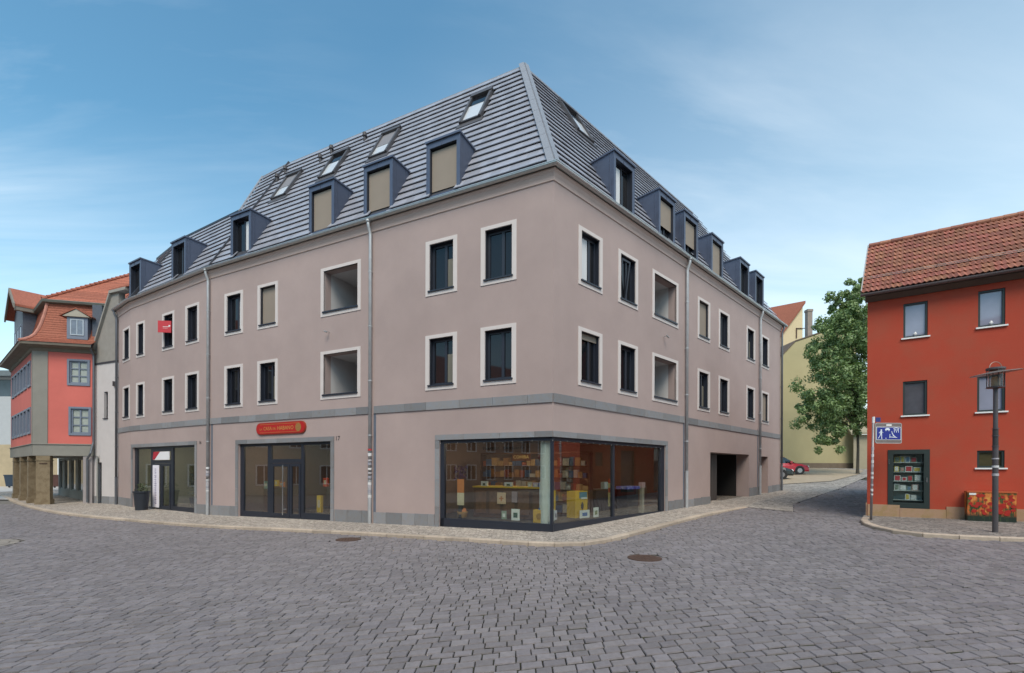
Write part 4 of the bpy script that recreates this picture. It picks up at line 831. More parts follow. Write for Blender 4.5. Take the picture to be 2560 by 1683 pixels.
t_ = item('counter', 'white sales counter deep inside the glazed shop', 'counter', FL, -9.8, 2.5, 0); MB().box(FL, (-10.6, -8.6), (2.6, 3.1), (-.1, .55)).build('body', M('grey_front', (.16, .15, .14), .6, var=.1), t_); MB().box(FL, (-10.65, -8.55), (2.56, 3.14), (.55, .6)).build('top', paper, t_)
t_ = item('counter', 'pale mint reception desk behind the office window', 'desk', F2, -2.2, 1.4, 0); MB().box(F2, (-2.9, -1.6), (1.3, 1.8), (-.16, .75)).build('body', M('mint_desk', (.36, .46, .38), .6, var=.05), t_); MB().box(F2, (-2.94, -1.56), (1.27, 1.83), (.75, .79)).build('top', paper, t_)
t_ = item('potted_plant', 'silvery leafy plant standing behind the office window', 'plant', F2, -2.9, .8, 0); r = random.Random(3); m = MB()
for k in range(140):
    c = Vector(F2.P(-2.85 + r.gauss(0, .14), .8 + r.gauss(0, .1), .95 + r.uniform(-.45, .5))); d = Vector((r.uniform(-1, 1), r.uniform(-1, 1), r.uniform(-.3, 1))).normalized() * .12; e = d.orthogonal().normalized() * .03; m.poly([c - e, c + d, c + e])
m.build('leaves', M('plant_grey', (.12, .14, .13), .7, rnd=.3), t_); x, y, _ = F2.P(-2.85, .8, 0); MB().lathe((x, y, -.16), [(.14, 0), (.2, .5), (.2, .55)], 12).build('pot', black, t_)
# ================================================================== red house on the right
redp = M('red_render', (.42, .058, .028), .9, var=.05, scale=1.5, stain=.08, bump=.3, bscale=90, col2=(.37, .066, .034))
clay = M('clay_roof_tile', (.30, .118, .075), .75, var=.12, scale=12, rnd=.22, hue=.012, bump=.2, bscale=40)
clay2 = M('old_clay_tile', (.33, .105, .062), .8, var=.34, scale=13, rnd=.2, bump=.2, bscale=30, stain=.1)
frame_g = M('dark_green_frame', (.02, .032, .030), .5, var=.05)
sky_pane = M('sky_painted_glass', (.27, .28, .36), .04, var=.12, scale=2, spec=.8)  # lilac base paints the sky's reflection in, over white curtains
sill_w = M('white_sill', (.78, .78, .77), .5, var=.02)
H = thing('red_house', 'red rendered two-storey house with a clay pantile roof at the right edge', 'house', (RA.x, RA.y, g(*RA)))
WH = [(.864, 1.423, 5.72, 6.77), (2.495, 3.04, 5.77, 6.81), (.858, 1.416, 3.37, 4.41), (2.48, 3.044, 3.37, 4.42), (2.483, 3.034, 1.786, 2.28)]
WX = [(4.5, 5.1, 5.75, 6.8), (6.2, 6.8, 5.75, 6.8), (4.5, 5.1, 3.37, 4.41), (6.2, 6.8, 3.37, 4.41), (8.6, 9.2, 3.37, 4.41), (8.6, 9.2, 5.75, 6.8)]
CASE = (.507, 1.476, .57, 2.34); DG = (5.2, 6.5, .0, 2.3)
m = MB(); m.wall(FH, (0, 11), (-.3, 7.12), [(*w, .13) for w in WH + WX] + [(*CASE, .16), (*DG, .3)]); m.build('wall', redp, H, kind='raw')
vb = lambda s: .13 * s
FW = Fr(RA, -(FH.n + FH.d * .13)); sw = [(-1.75, -1.15, 1.9, 2.6), (-4.4, -3.2, .5, 2.75), (-8.2, -6.2, .5, 3.0)]
m = MB(); m.wall(FW, (-11, 0), (-.3, 6.2), sw, depth=.15); m.poly([FW.P(-11, 0, 6.2), FW.P(0, 0, 6.2), FW.P(0, 0, 7.08), FW.P(-2.1, 0, 9.35), FW.P(-4.4, 0, 7.1), FW.P(-4.4, 0, 6.2)][1:]); m.build('gable_wall', redp, H, kind='raw')
for k, w in enumerate(sw): f = MB().ring(FW, w[:2], w[2:], (.08, .08, .08, .08), (.05, .12)).build(('window', 'door', 'garage_door')[k], frame_g, H); MB().box(FW, (w[0] + .05, w[1] - .05), (.09, .10), (w[2] + .05, w[3] - .05)).build('panel', MATS['grey_pane'] if 'grey_pane' in MATS else M('grey_pane', (.085, .085, .10), .04, var=.2, scale=3), f)
m = MB(); m.box(FW, (-11, -4.4), (.3, 6), (6.1, 6.3)); m.build('wing_roof', zinc_dk, H)
for k in range(10): MB().box(FW, (-11 + k * 1.1 + .003, -11 + (k + 1) * 1.1 - .003), (-.03, .005), (-.2, .66 + (10 - k) * .035)).build('plinth_slab', M('sandstone_plinth', (.42, .265, .17), .85, var=.22, scale=5, col2=(.30, .20, .10), rnd=.08, bump=.3), H) if k not in (2, 3, 4, 6, 7) else None
m = MB(); m.box(FH, (.5, 11), (4.35, 4.4), (-.3, 7.1)); m.build('rear_wall', redp, H)
for i, w in enumerate(WH + WX):
    f = MB().ring(FH, w[:2], w[2:], (.05, .05, .06, .05), (.03, .12)).build('window', frame_g, H)
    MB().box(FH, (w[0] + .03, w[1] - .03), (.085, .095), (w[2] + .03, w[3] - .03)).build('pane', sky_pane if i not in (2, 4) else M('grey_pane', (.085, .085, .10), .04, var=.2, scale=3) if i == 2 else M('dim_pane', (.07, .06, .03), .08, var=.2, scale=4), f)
    MB().box(FH, (w[0] - .05, w[1] + .05), (-.05, .06), (w[2] - .035, w[2] + .005)).build('sill', sill_w, f)
    if i < 2:
        m = MB(); m.lathe(FH.P((w[0] + w[1]) / 2, .03, w[2] + .065), [(.02, 0), (.045, .04), (.015, .10)], 8); m.build('ornament', white, f)
# plinth of slabs
u = .01; r = random.Random(21)
while u < 11:
    w = r.uniform(.7, 1.2)
    for a, b in ((u, min(u + w, 11)),):
        if b < 2.29 or a > 3.2 or True:
            zt = .655 if not (CASE[0] < (a + b) / 2 < CASE[1]) else .565
            MB().box(FH, (a + .003, b - .003), (-.03, .01), (-.2, zt)).build('plinth_slab', M('sandstone_plinth', (.42, .265, .17), .85, var=.22, scale=5, col2=(.30, .20, .10), rnd=.08, bump=.3), H)
    u += w
MB().box(FH, (5.2, 6.5), (.28, .31), (0, 2.3)).build('door', frame_g, H)
# roof of single pantiles
KR = 1.0; ZE = 7.20; S0, S1 = -.32, 2.09
def rr(u, s, l=0): return FH.P(u, s - l * .707, ZE + (s - S0) * KR * .955 + l * .707)
m = MB(); q = lambda s: -.16 + .14 * (s - S0)
m.poly([rr(q(S0), S0), rr(11, S0), rr(11, S1), rr(q(S1), S1)]); zr = rr(0, S1)[2]; m.poly([FH.P(q(S1), S1, zr), FH.P(11, S1, zr), FH.P(11, 4.6, 7.0), FH.P(.4, 4.6, 7.0)]); m.build('roof_deck', zinc_dk, H)
rows = 12; specs = []; rl = (S1 - S0) / rows
for k in range(rows):
    s0 = S0 - .02 + k * rl; u = q(s0) - .02
    while u < 8.5: p = FH.P(u, s0, 8); specs.append((p[0] ** 2 + p[1] ** 2 + (0 if u < 4.2 else 1e4), u, s0)); u += .245
specs.sort()
def pant(mb, q_):
    _, u, s0 = q_; s1 = s0 + rl * 1.06; n = 8; i = len(mb.v); rj = random.Random(int(u * 331 + s0 * 977)); dl = rj.uniform(-.004, .004)
    for s_, b in ((s0, .065), (s1, .035)):
        for k in range(n + 1):
            x = k / n; h = b + dl + .020 * math.cos(4 * math.pi * x); mb.v.append(rr(u + x * .243, s_, h))
    for k in range(n): mb.f.append((i + k, i + k + 1, i + n + 2 + k, i + n + 1 + k))
    j = len(mb.v)
    for k in range(n + 1): x = k / n; mb.v.append(rr(u + x * .243, s0 + .004, .065 + dl - .028 + .020 * math.cos(4 * math.pi * x)))
    for k in range(n): mb.f.append((i + k, j + k, j + k + 1, i + k + 1))
limit_parts(specs, 'roof_tile', 'roof_tiles', clay, H, pant)
m = MB(); u = q(S1)
while u < 8.4: m = MB(); m.tube([rr(u, S1, .06), rr(u + .32, S1, .06)], [.085, .075], 10); m.build('ridge_tile', clay, H); u += .30
m = MB(); m.solid([rr(q(S0) - .04, S0, -.05), rr(q(S0) - .01, S0, -.05), rr(q(S1) - .01, S1, -.05), rr(q(S1) - .04, S1, -.05)], [rr(q(S0) - .04, S0, .10), rr(q(S0) - .01, S0, .10), rr(q(S1) - .01, S1, .10), rr(q(S1) - .04, S1, .10)]); m.build('verge_board', M('verge_pale', (.35, .33, .31), .6, var=.1), H)
m = MB(); gp = [(.36 + .07 * math.cos(math.pi + math.pi * k / 8), 7.16 + .07 * math.sin(math.pi + math.pi * k / 8)) for k in range(9)] + [(.36 + .058 * math.cos(-math.pi * k / 8), 7.165 + .058 * math.sin(-math.pi * k / 8)) for k in range(9)]
m.sweep([FH.P(-.2, 0, 0)[:2], FH.P(8.5, 0, 0)[:2]], gp, closed=True); m.build('gutter', M('gutter_brown', (.15, .12, .12), .5, metal=.4, var=.1), H)
m = MB(); m.sweep([FH.P(-.06, 0, 0)[:2], FH.P(8.5, 0, 0)[:2]], [(0, 6.98), (.05, 6.98), (.26, 7.08), (.28, 7.2), (0, 7.2)], closed=True); m.build('soffit_board', M('soffit', (.10, .075, .06), .8, var=.15), H)
m = MB(); sg = S0 + 2.5 * rl
m.tube([rr(0, sg, .17), rr(8.4, sg, .17)], .008, 5); m.tube([rr(0, sg, .12), rr(8.4, sg, .12)], .008, 5)
for k in range(12): m.tube([rr(.25 + k * .7, sg + .12, .07), rr(.25 + k * .7, sg, .2)], .008, 5)
m.build('snow_guard', M('guard_grey', (.3, .28, .27), .5, metal=.5), H)
# public bookcase in the wall
t_ = thing('bookcase', 'dark green glazed display case full of small framed pictures in the red wall', 'display case', FH.P(CASE[0], 0, CASE[2]))
MB().ring(FH, CASE[:2], CASE[2:], (.13, .13, .16, .13), (-.02, .16)).build('frame', frame_g, t_)
MB().box(FH, (CASE[0] + .05, CASE[1] - .05), (.38, .40), (CASE[2] + .05, CASE[3] - .05)).build('back', M('case_back', (.42, .48, .46), .6, var=.2), t_)
m = MB()
for k in range(5): m.box(FH, (CASE[0] + .12, CASE[1] - .12), (.10, .38), (.80 + k * .285, .815 + k * .285))
m.build('shelf', M('glass_shelf', (.42, .47, .46), .3, var=.05), t_)
m = MB(); m.box(FH, (CASE[0] + .04, CASE[0] + .12), (.15, .4), (.62, 2.3)); m.box(FH, (CASE[1] - .12, CASE[1] - .04), (.15, .4), (.62, 2.3)); m.box(FH, (CASE[0] + .1, CASE[1] - .1), (.15, .4), (2.2, 2.3)); m.build('case_side', frame_g, t_)
MB().box(FH, (CASE[0] + .11, CASE[1] - .11), (.07, .076), (.7, 2.24)).build('pane', glass('case_glass', (.9, .93, .92), 1.35), t_)
MB().box(FH, (CASE[0] + .015, CASE[0] + .03), (-.04, -.02), (1.9, 2.05)).build('hinge', steel, t_); MB().box(FH, (CASE[1] - .08, CASE[1] - .05), (-.035, -.02), (1.36, 1.5)).build('lock', steel, t_)
r = random.Random(31); pc = [M('pic_%d' % k, c, .5, var=.3, scale=30) for k, c in enumerate([(.55, .57, .55), (.5, .38, .08), (.45, .05, .06), (.12, .2, .3), (.4, .25, .22), (.2, .25, .2), (.65, .66, .64)])]
for k in range(5):
    u = CASE[0] + .17
    while u < CASE[1] - .24:
        w, h = r.uniform(.10, .17), r.uniform(.12, .20)
        if not (k == 0 and r.random() < .4):
            m = MB().box(FH, (u, u + w), (.16, .18), (.817 + k * .285, .817 + k * .285 + h)); o = m.build('picture', pc[r.choice([0, 6, 6, 0, 1, 4, 5])], t_)
            MB().box(FH, (u + .02, u + w - .02), (.154, .1599), (.837 + k * .285, .80 + k * .285 + h)).build('print', pc[r.randrange(7)], t_)
        u += w + r.uniform(.01, .03)
# painted electrical cabinet
t_ = thing('electrical_cabinet', 'low electrical cabinet painted all over with red poppies against the red house', 'cabinet', FH.P(2.76, -.2, g(*FH.P(2.76, -.2, 0)[:2])))
pm = bpy.data.materials.new('poppy_mural'); pm.use_nodes = True; t2 = pm.node_tree; L2 = t2.links.new; Pp = t2.nodes['Principled BSDF']
co = t2.nodes.new('ShaderNodeTexCoord'); nz = t2.nodes.new('ShaderNodeTexNoise'); nz.inputs['Scale'].default_value = 9; nz.inputs['Detail'].default_value = 5; mpz = t2.nodes.new('ShaderNodeMapping'); mpz.inputs['Scale'].default_value = (1, 1, .45); L2(co.outputs['Object'], mpz.inputs[0]); L2(mpz.outputs[0], nz.inputs['Vector'])
rpz = t2.nodes.new('ShaderNodeValToRGB'); e_ = rpz.color_ramp.elements; e_[0].position = .36; e_[0].color = (.02, .045, .015, 1); e_[1].position = .66; e_[1].color = (.62, .30, .06, 1)
for p_, c_ in ((.43, (.10, .10, .02, 1)), (.50, (.45, .10, .02, 1)), (.58, (.58, .17, .04, 1))): el = e_.new(p_); el.color = c_
L2(nz.outputs[0], rpz.inputs[0]); sx = t2.nodes.new('ShaderNodeSeparateXYZ'); L2(co.outputs['Object'], sx.inputs[0]); mr = t2.nodes.new('ShaderNodeMapRange'); mr.inputs[1].default_value = .12; mr.inputs[2].default_value = .26; L2(sx.outputs[2], mr.inputs[0])
mx = t2.nodes.new('ShaderNodeMixRGB'); L2(mr.outputs[0], mx.inputs[0]); mx.inputs[1].default_value = (.012, .025, .016, 1); L2(rpz.outputs[0], mx.inputs[2]); L2(mx.outputs[0], Pp.inputs['Base Color']); Pp.inputs['Roughness'].default_value = .5
bz = g(*FH.P(2.76, -.2, 0)[:2]); u0, u1 = 2.22, 3.18
MB().box(FH, (u0, u1), (-.36, -.05), (bz, 1.10)).build('body', pm, t_); MB().box(FH, (u0 - .015, u1 + .015), (-.375, -.04), (1.10, 1.135)).build('lid', M('lid_orange', (.45, .10, .03), .5, var=.15), t_)
MB().box(FH, (u0 + .03, u0 + .17), (-.372, -.3605), (1.03, 1.085)).build('plate', white, t_); r = random.Random(5)
for k in range(40):
    cu, cz, rad = r.uniform(u0 + .05, u1 - .05), r.uniform(.72, 1.03) if k < 20 else r.uniform(.5, .75), r.uniform(.035, .07)
    if cz + rad > 1.09 or cu - rad < u0 or cu + rad > u1: continue
    n_ = 9; pts = [(cu + rad * (1 + .18 * math.sin(3 * a + k)) * math.cos(a), cz + rad * .85 * (1 + .15 * math.cos(2 * a + k)) * math.sin(a)) for a in [2 * math.pi * j / n_ for j in range(n_)]]
    o = MB().prism(FH, pts, (-.3605 - .0004 * (k + 1), -.36)).build('poppy', M('poppy_red', (.36, .018, .010), .5, var=.3, scale=25), t_)
    for j in range(1): MB().box(FH, (cu - .006, cu + .006), (-.3603, -.36), (cz - rad - r.uniform(.1, .3), cz - rad * .8)).build('stem', M('stem_green', (.03, .05, .02), .6), t_)
# ------------------------------------------------------------------ sign post
px, py = 10.54, 13.5; pz = g(px, py)
t_ = thing('sign_post', 'thin grey post with a blue home-zone sign at the corner of the red house', 'sign post', (px, py, pz)); FSg = Fr((px, py), (.999, .04))
MB().tube([(px, py, pz - .02), (px + .06, py, 3.1)], .031, 12).build('post', M('post_grey', (.30, .28, .29), .5, metal=.5, var=.12), t_, smooth=True)
MB().tube([(px + .06, py, 3.1), (px + .065, py, 3.28)], .034, 12).build('post_cap', white, t_)
def rrect(u0, u1, z0, z1, r_, n=5):
    pts = []
    for cx_, cz_, a0 in ((u1 - r_, z0 + r_, -90), (u1 - r_, z1 - r_, 0), (u0 + r_, z1 - r_, 90), (u0 + r_, z0 + r_, 180)):
        for k in range(n + 1): a = math.radians(a0 + 90 * k / n); pts.append((cx_ + r_ * math.cos(a), cz_ + r_ * math.sin(a)))
    return pts
sg = thing('home_zone_sign', 'blue traffic sign showing a walking person, house, car and child on the grey post', 'sign', FSg.P(.45, -.05, 2.8))
MB().prism(FSg, rrect(.075, .875, 2.50, 3.10, .05), (-.055, -.035)).build('backing', M('sign_backing', (.20, .17, .16), .5, metal=.3, var=.15), sg)
m = MB(); a_, b_ = rrect(.075, .875, 2.50, 3.10, .05), rrect(.09, .86, 2.515, 3.085, .04)
m2 = MB(); n_ = len(a_)
for k in range(n_): j = (k + 1) % n_; m2.poly([FSg.P(a_[k][0], -.0585, a_[k][1]), FSg.P(a_[j][0], -.0585, a_[j][1]), FSg.P(b_[j][0], -.0585, b_[j][1]), FSg.P(b_[k][0], -.0585, b_[k][1])])
m2.build('rim', M('sign_rim', (.5, .48, .47), .4, metal=.4), sg, kind='raw')
MB().prism(FSg, rrect(.10, .845, 2.60, 2.985, .02), (-.064, -.056)).build('white_border', white, sg); MB().prism(FSg, rrect(.115, .83, 2.615, 2.97, .015), (-.068, -.0645)).build('face', M('traffic_blue', (.008, .02, .24), .4, var=.03), sg)
MB().box(FSg, (.40, .56), (-.066, -.056), (3.01, 3.06)).build('sticker', white, sg)
m = MB(); tt = (-.0715, -.0685); P_ = lambda pts: m.prism(FSg, pts, tt)
cx_, cz_ = .245, 2.885; P_([(cx_ + .025 * math.cos(a), cz_ + .025 * math.sin(a)) for a in [k * .7854 for k in range(8)]])          # adult
P_([(.215, 2.77), (.265, 2.77), (.26, 2.86), (.215, 2.855)]); P_([(.215, 2.77), (.24, 2.77), (.20, 2.70), (.165, 2.64), (.15, 2.655), (.19, 2.71)]); P_([(.243, 2.77), (.265, 2.77), (.262, 2.70), (.275, 2.635), (.245, 2.635), (.243, 2.70)]); P_([(.17, 2.80), (.18, 2.79), (.215, 2.835), (.213, 2.85)]); P_([(.26, 2.85), (.262, 2.835), (.295, 2.80), (.30, 2.81)])
P_([(.36, 2.89), (.50, 2.89), (.50, 2.93), (.36, 2.93)]); P_([(.375, 2.86), (.395, 2.86), (.395, 2.89), (.375, 2.89)]); P_([(.465, 2.86), (.485, 2.86), (.485, 2.89), (.465, 2.89)]); P_([(.38, 2.93), (.48, 2.93), (.46, 2.95), (.40, 2.95)])   # car
cx_, cz_ = .385, 2.65; P_([(cx_ + .015 * math.cos(a), cz_ + .015 * math.sin(a)) for a in [k * 1.047 for k in range(6)]])                  # ball
P_([(.50, 2.68), (.72, 2.665), (.725, 2.68), (.505, 2.70)]); P_([(.49, 2.66), (.507, 2.66), (.515, 2.77), (.497, 2.77)]); P_([(.555, 2.82), (.57, 2.83), (.62, 2.74), (.68, 2.70), (.66, 2.69), (.60, 2.72)]); P_([(.545, 2.845), (.56, 2.83), (.575, 2.845), (.56, 2.86)])   # child
P_([(.60, 2.93), (.61, 2.945), (.70, 2.965), (.79, 2.94), (.79, 2.925), (.70, 2.948)]); P_([(.63, 2.82), (.645, 2.82), (.645, 2.93), (.63, 2.93)]); P_([(.755, 2.82), (.77, 2.82), (.77, 2.93), (.755, 2.93)]); P_([(.66, 2.88), (.69, 2.88), (.69, 2.91), (.66, 2.91)]); P_([(.71, 2.88), (.74, 2.88), (.74, 2.91), (.71, 2.91)]); P_([(.69, 2.82), (.71, 2.82), (.71, 2.865), (.69, 2.865)])
m.build('pictogram', M('pictogram_white', (.72, .78, .85), .4, var=.02), sg)
s2 = thing('street_number_plate', 'tiny blue plate at the very top of the grey sign post', 'sign', FSg.P(.15, -.03, 3.2)); MB().box(FSg, (.10, .25), (-.04, -.03), (3.13, 3.26)).build('plate', M('plate_blue', (.02, .03, .16), .4, var=.1), s2)
r = random.Random(77)
for k in range(9):
    z = .95 + k * .17 + r.uniform(-.05, .05); xx = px + .06 * (z / 3.1); MB().tube([(xx, py, z), (xx, py, z + r.uniform(.03, .09))], .0335, 12, cap=False).build('sticker', MATS['sticker_%d' % (k % 3)] if k % 3 != 1 else MATS['sticker_0'], t_)
# ------------------------------------------------------------------ street lamp
lx, ly = 11.58, 11.02; lz = g(lx, ly); lm = M('lamp_grey', (.115, .105, .11), .45, metal=.5, var=.12)
t_ = thing('street_lamp', 'grey street lamp with a glazed cylinder lantern and tilted disc reflector', 'street lamp', (lx, ly, lz))
MB().lathe((lx, ly, lz), [(.054, -.02), (.054, 2.05), (.053, 2.06), (.053, 2.08)], 18).build('lower_pole', lm, t_, smooth=False)
m = MB(); m.lathe((lx, ly, lz), [(.045, 2.06), (.043, 3.42), (.06, 3.45), (.165, 3.46), (.165, 3.485)], 18); m.build('upper_pole', lm, t_)
MB().lathe((lx, ly, lz), [(.052, 2.06), (.052, 2.46)], 18).build('sleeve', M('sleeve_dark', (.04, .038, .04), .5, var=.1), t_)
m = MB()
for z in (2.30, 2.47, 2.05): m.lathe((lx, ly, lz), [(.066, z), (.066, z + .02)], 18)
m.build('clamp_ring', lm, t_)
zz = lz + 3.485; m = MB()
for k in range(6): a = k * math.pi / 3; x, y = lx + .155 * math.cos(a), ly + .155 * math.sin(a); m.tube([(x, y, zz - .02), (x, y, zz + .42)], .009, 6)
m.build('lantern_bar', lm, t_); MB().lathe((lx, ly, zz), [(.135, 0), (.135, .40)], 20).build('lantern_glass', glass('lantern_glass', (.85, .82, .78), 1.4), t_)
MB().lathe((lx, ly, zz), [(.075, .02), (.08, .2), (.05, .24)], 14).build('bulb_cover', M('frosted_cream', (.62, .52, .38), .5, var=.05), t_)
MB().lathe((lx, ly, zz), [(.15, .40), (.175, .41), (.175, .45), (.15, .46)], 20).build('lantern_cap', lm, t_)
m = MB(); rd_ = []
for k in range(28): a = 2 * math.pi * k / 28; rd_.append((lx + .45 * math.cos(a), ly + .45 * math.sin(a), zz + .32 + .055 * math.cos(a)))
ri = [(lx + (p[0] - lx) * .34, ly + (p[1] - ly) * .34, zz + .36 + (p[2] - zz - .32) * .3) for p in rd_]
for k in range(28): j = (k + 1) % 28; m.poly([rd_[k], rd_[j], ri[j], ri[k]]); m.poly([(rd_[k][0], rd_[k][1], rd_[k][2] + .012), (ri[k][0], ri[k][1], ri[k][2] + .012), (ri[j][0], ri[j][1], ri[j][2] + .012), (rd_[j][0], rd_[j][1], rd_[j][2] + .012)]); m.poly([rd_[k], (rd_[k][0], rd_[k][1], rd_[k][2] + .012), (rd_[j][0], rd_[j][1], rd_[j][2] + .012), rd_[j]])
m.build('reflector_disc', M('reflector_metal', (.30, .27, .25), .35, metal=.5, var=.08), t_, kind='raw')
MB().tube([(lx + .15 * math.cos(a), ly, zz + .45 + .15 * math.sin(a)) for a in [math.pi * k / 14 for k in range(15)]], .009, 6).build('hoop', M('hoop_brass', (.45, .3, .24), .4, metal=.5), t_)
for z, h, k in ((1.55, .05, 0), (1.75, .03, 2), (1.35, .06, 2)): MB().lathe((lx, ly, lz), [(.0625, z), (.0625, z + h)], 12).build('sticker', MATS['sticker_%d' % k], t_)
# ================================================================== pink arcade house on the left
pink = M('salmon_render', (.56, .14, .115), .9, var=.05, scale=1.5, stain=.07, bump=.2); pinkL = pink
greyr = M('grey_quoin_render', (.235, .225, .20), .9, var=.08, scale=2, bump=.2, stain=.08); sand = M('sandstone_pillar', (.24, .185, .115), .85, var=.2, scale=4, col2=(.15, .11, .065), bump=.5, bscale=30)
blueg = M('blue_grey_wood', (.16, .19, .25), .6, var=.08); slate = M('slate_cladding', (.075, .088, .115), .6, var=.22, scale=14, bump=.3, bscale=30)
KH = thing('arcade_house', 'salmon pink old house standing on sandstone arcade pillars at the left', 'house', (A0.x, A0.y, g(*A0)))
wr = [(1.55, 2.42, 6.17, 7.43), (1.62, 2.48, 3.52, 4.9)]; wl = []
for k in range(6): a = -8.2 + k * 1.28 + (.12 if k == 5 else 0); wl += [(a, a + .92, 6.12, 7.35), (a, a + .92, 3.60, 4.88)]
MB().wall(FPR, (.64, 2.62), (2.98, 8.0), wr, depth=.12).build('wall', pink, KH, kind='raw'); MB().wall(FPL, (-9, -.3), (2.98, 8.0), wl, depth=.12).build('wall', pink, KH, kind='raw')
m = MB(); m.box(FPR, (0, .64), (-.03, .05), (2.98, 7.9)); m.box(FPL, (-.32, -.0), (-.03, .05), (2.98, 7.9)); m.build('corner_pilaster', greyr, KH)
m = MB(); m.box(FPR, (0, 2.62), (-.03, .35), (2.36, 2.98)); m.box(FPL, (-9, -.04), (-.03, .35), (2.36, 2.98)); m.sweep([FPL.P(-9, 0, 0)[:2], A0, FPR.P(2.62, 0, 0)[:2]], [(.03, 2.93), (.07, 2.95), (.07, 2.99), (0, 3.0)]); m.build('arcade_beam', greyr, KH)
pf = g(-25, 24)
for nm, F, a, b, t0, t1 in (('pillar', FPR, .14, .74, -.02, .22), ('pillar', FPL, -1.8, -1.35, -.02, .30), ('pillar', FPL, -4.8, -4.3, -.02, .28), ('pillar', FPL, -7.8, -7.3, -.02, .28)):
    zb = g(*F.P(a, 0, 0)[:2]); m = MB(); m.box(F, (a, b), (t0, t1), (zb - .1, 2.36)); o = m.build(nm, sand, KH)
    m = MB(); m.box(F, (a - .04, b + .04), (t0 - .04, t1 + .04), (zb - .1, zb + .28)); m.build('pillar_base', sand, o); MB().box(F, (a - .03, b + .03), (t0 - .03, t1 + .03), (2.1, 2.13)).build('pillar_cap', sand, o)
    if F is FPR: MB().box(F, (a + .15, b - .12), (t0 - .03, t0), (1.94, 1.98)).build('iron_bracket', rust, o)
m = MB(); m.box(FPR, (2.18, 2.58), (0, .3), (-.4, 2.36)); m.build('end_pier', M('lilac_pier', (.30, .27, .27), .9, var=.08), KH)
zb = -.15; m = MB(); cells = [(-8.6, -7.6), (-6.9, -5.6), (-4.9, -3.6), (-2.9, -1.6), (-.9, .2)]
m.wall(FPL, (-9, 2.0), (-.4, 2.36), [(a, b, .35, 2.25) for a, b in cells], t=2.2, depth=.15); m.poly([FPL.P(-9, 0, 2.37), FPL.P(0, 0, 2.37), FPR.P(3, 0, 2.37), FPL.P(2, 2.25, 2.37), FPL.P(-9, 2.25, 2.37)]); m.build('arcade_wall', M('arcade_grey', (.27, .27, .25), .85, var=.08), KH, kind='raw')
for k, (a, b) in enumerate(cells):
    f = MB().ring(FPL, (a, b), (.35, 2.25), (.05, .05, .05, .05), (2.24, 2.3)).build('shop_window', M('arcade_frame', (.33, .35, .33), .6, var=.05), KH); MB().box(FPL, (a + .04, b - .04), (2.27, 2.28), (.38, 2.2)).build('pane', M('arcade_glass', (.05, .06, .07), .08, var=.3, scale=3), f)
def cross_window(F, w, parent, shut=False):
    a, b, c, e = w; f = MB().ring(F, (a - .07, b + .07), (c - .07, e + .07), (.10, .10, .12, .10), (-.045, .03)).build('window', blueg, parent)
    m = MB(); m.ring(F, (a + .02, b - .02), (c + .04, e - .02), (.07, .07, .07, .07), (.02, .07)); mid = (a + b) / 2; m.box(F, (mid - .035, mid + .035), (.02, .065), (c + .1, e - .08))
    for zz_ in (c + (e - c) * .66, c + (e - c) * .35): m.box(F, (a + .08, b - .08), (.025, .06), (zz_ - .025, zz_ + .025))
    m.build('casement', blueg, f); MB().box(F, (a + .02, b - .02), (.07, .08), (c + .02, e - .02)).build('pane', M('curtained_pane', (.33, .36, .33), .2, var=.2, scale=5) if F is FPR else M('pale_pane', (.10, .12, .15), .1, var=.2), f)
    return f
for w in wr: cross_window(FPR, w, KH)
for w in wl: cross_window(FPL, w, KH)
pathK = [FPL.P(-9, 0, 0)[:2], A0, FPR.P(2.78, 0, 0)[:2]]
m = MB(); m.sweep(pathK, [(0, 7.82), (.06, 7.85), (.10, 7.98), (.30, 8.05), (.50, 8.08), (.52, 8.20), (.45, 8.22)]); m.build('eaves_cornice', M('old_eaves', (.17, .15, .12), .85, var=.15), KH)
prof = [(.54, 8.20), (.34, 8.30), (.12, 8.46), (-.06, 8.68), (-.20, 8.98), (-.32, 9.35), (-.42, 9.75), (-.50, 10.15), (-.56, 10.55)]
def fine(prof, st=.15, lift=.022):
    out = []; pts = [Vector(p) for p in prof]; acc = [pts[0]]
    for a, b in zip(pts, pts[1:]):
        n_ = max(1, round((b - a).length / st)); acc += [a.lerp(b, (k + 1) / n_) for k in range(n_)]
    for a, b in zip(acc, acc[1:]): d_ = (b - a).normalized(); nn = Vector((d_.y, -d_.x)); nn = nn if nn.x + nn.y * .3 > 0 else -nn; out += [tuple(a + nn * lift), tuple(b + nn * .004)]
    return out
m = MB(); m.sweep(pathK, fine(prof)); m.build('mansard_roof', clay2, KH, kind='raw')
hp = [(A0 + ((Vector((FPL.d.y, -FPL.d.x)) + Vector((FPR.d.y, -FPR.d.x))) / (1 + Vector((FPL.d.y, -FPL.d.x)).dot(Vector((FPR.d.y, -FPR.d.x))))) * o_) for o_, z_ in prof]
MB().tube([(p.x, p.y, z_ + .03) for p, (o_, z_) in zip(hp, prof)], .08, 8).build('hip_tile', M('hip_clay', (.45, .2, .15), .8, var=.2), KH)
m = MB(); m.sweep([FPL.P(-9, 0, 0)[:2], A0, FPR.P(4.2, 0, 0)[:2]], [(-.56, 10.50), (-.34, 10.55), (-.30, 10.66), (-.36, 10.70)]); m.build('upper_eaves', M('green_grey_gutter', (.13, .14, .12), .6, var=.15), KH)
def Q(F, u, t, z): return Vector(F.P(u, t, z))
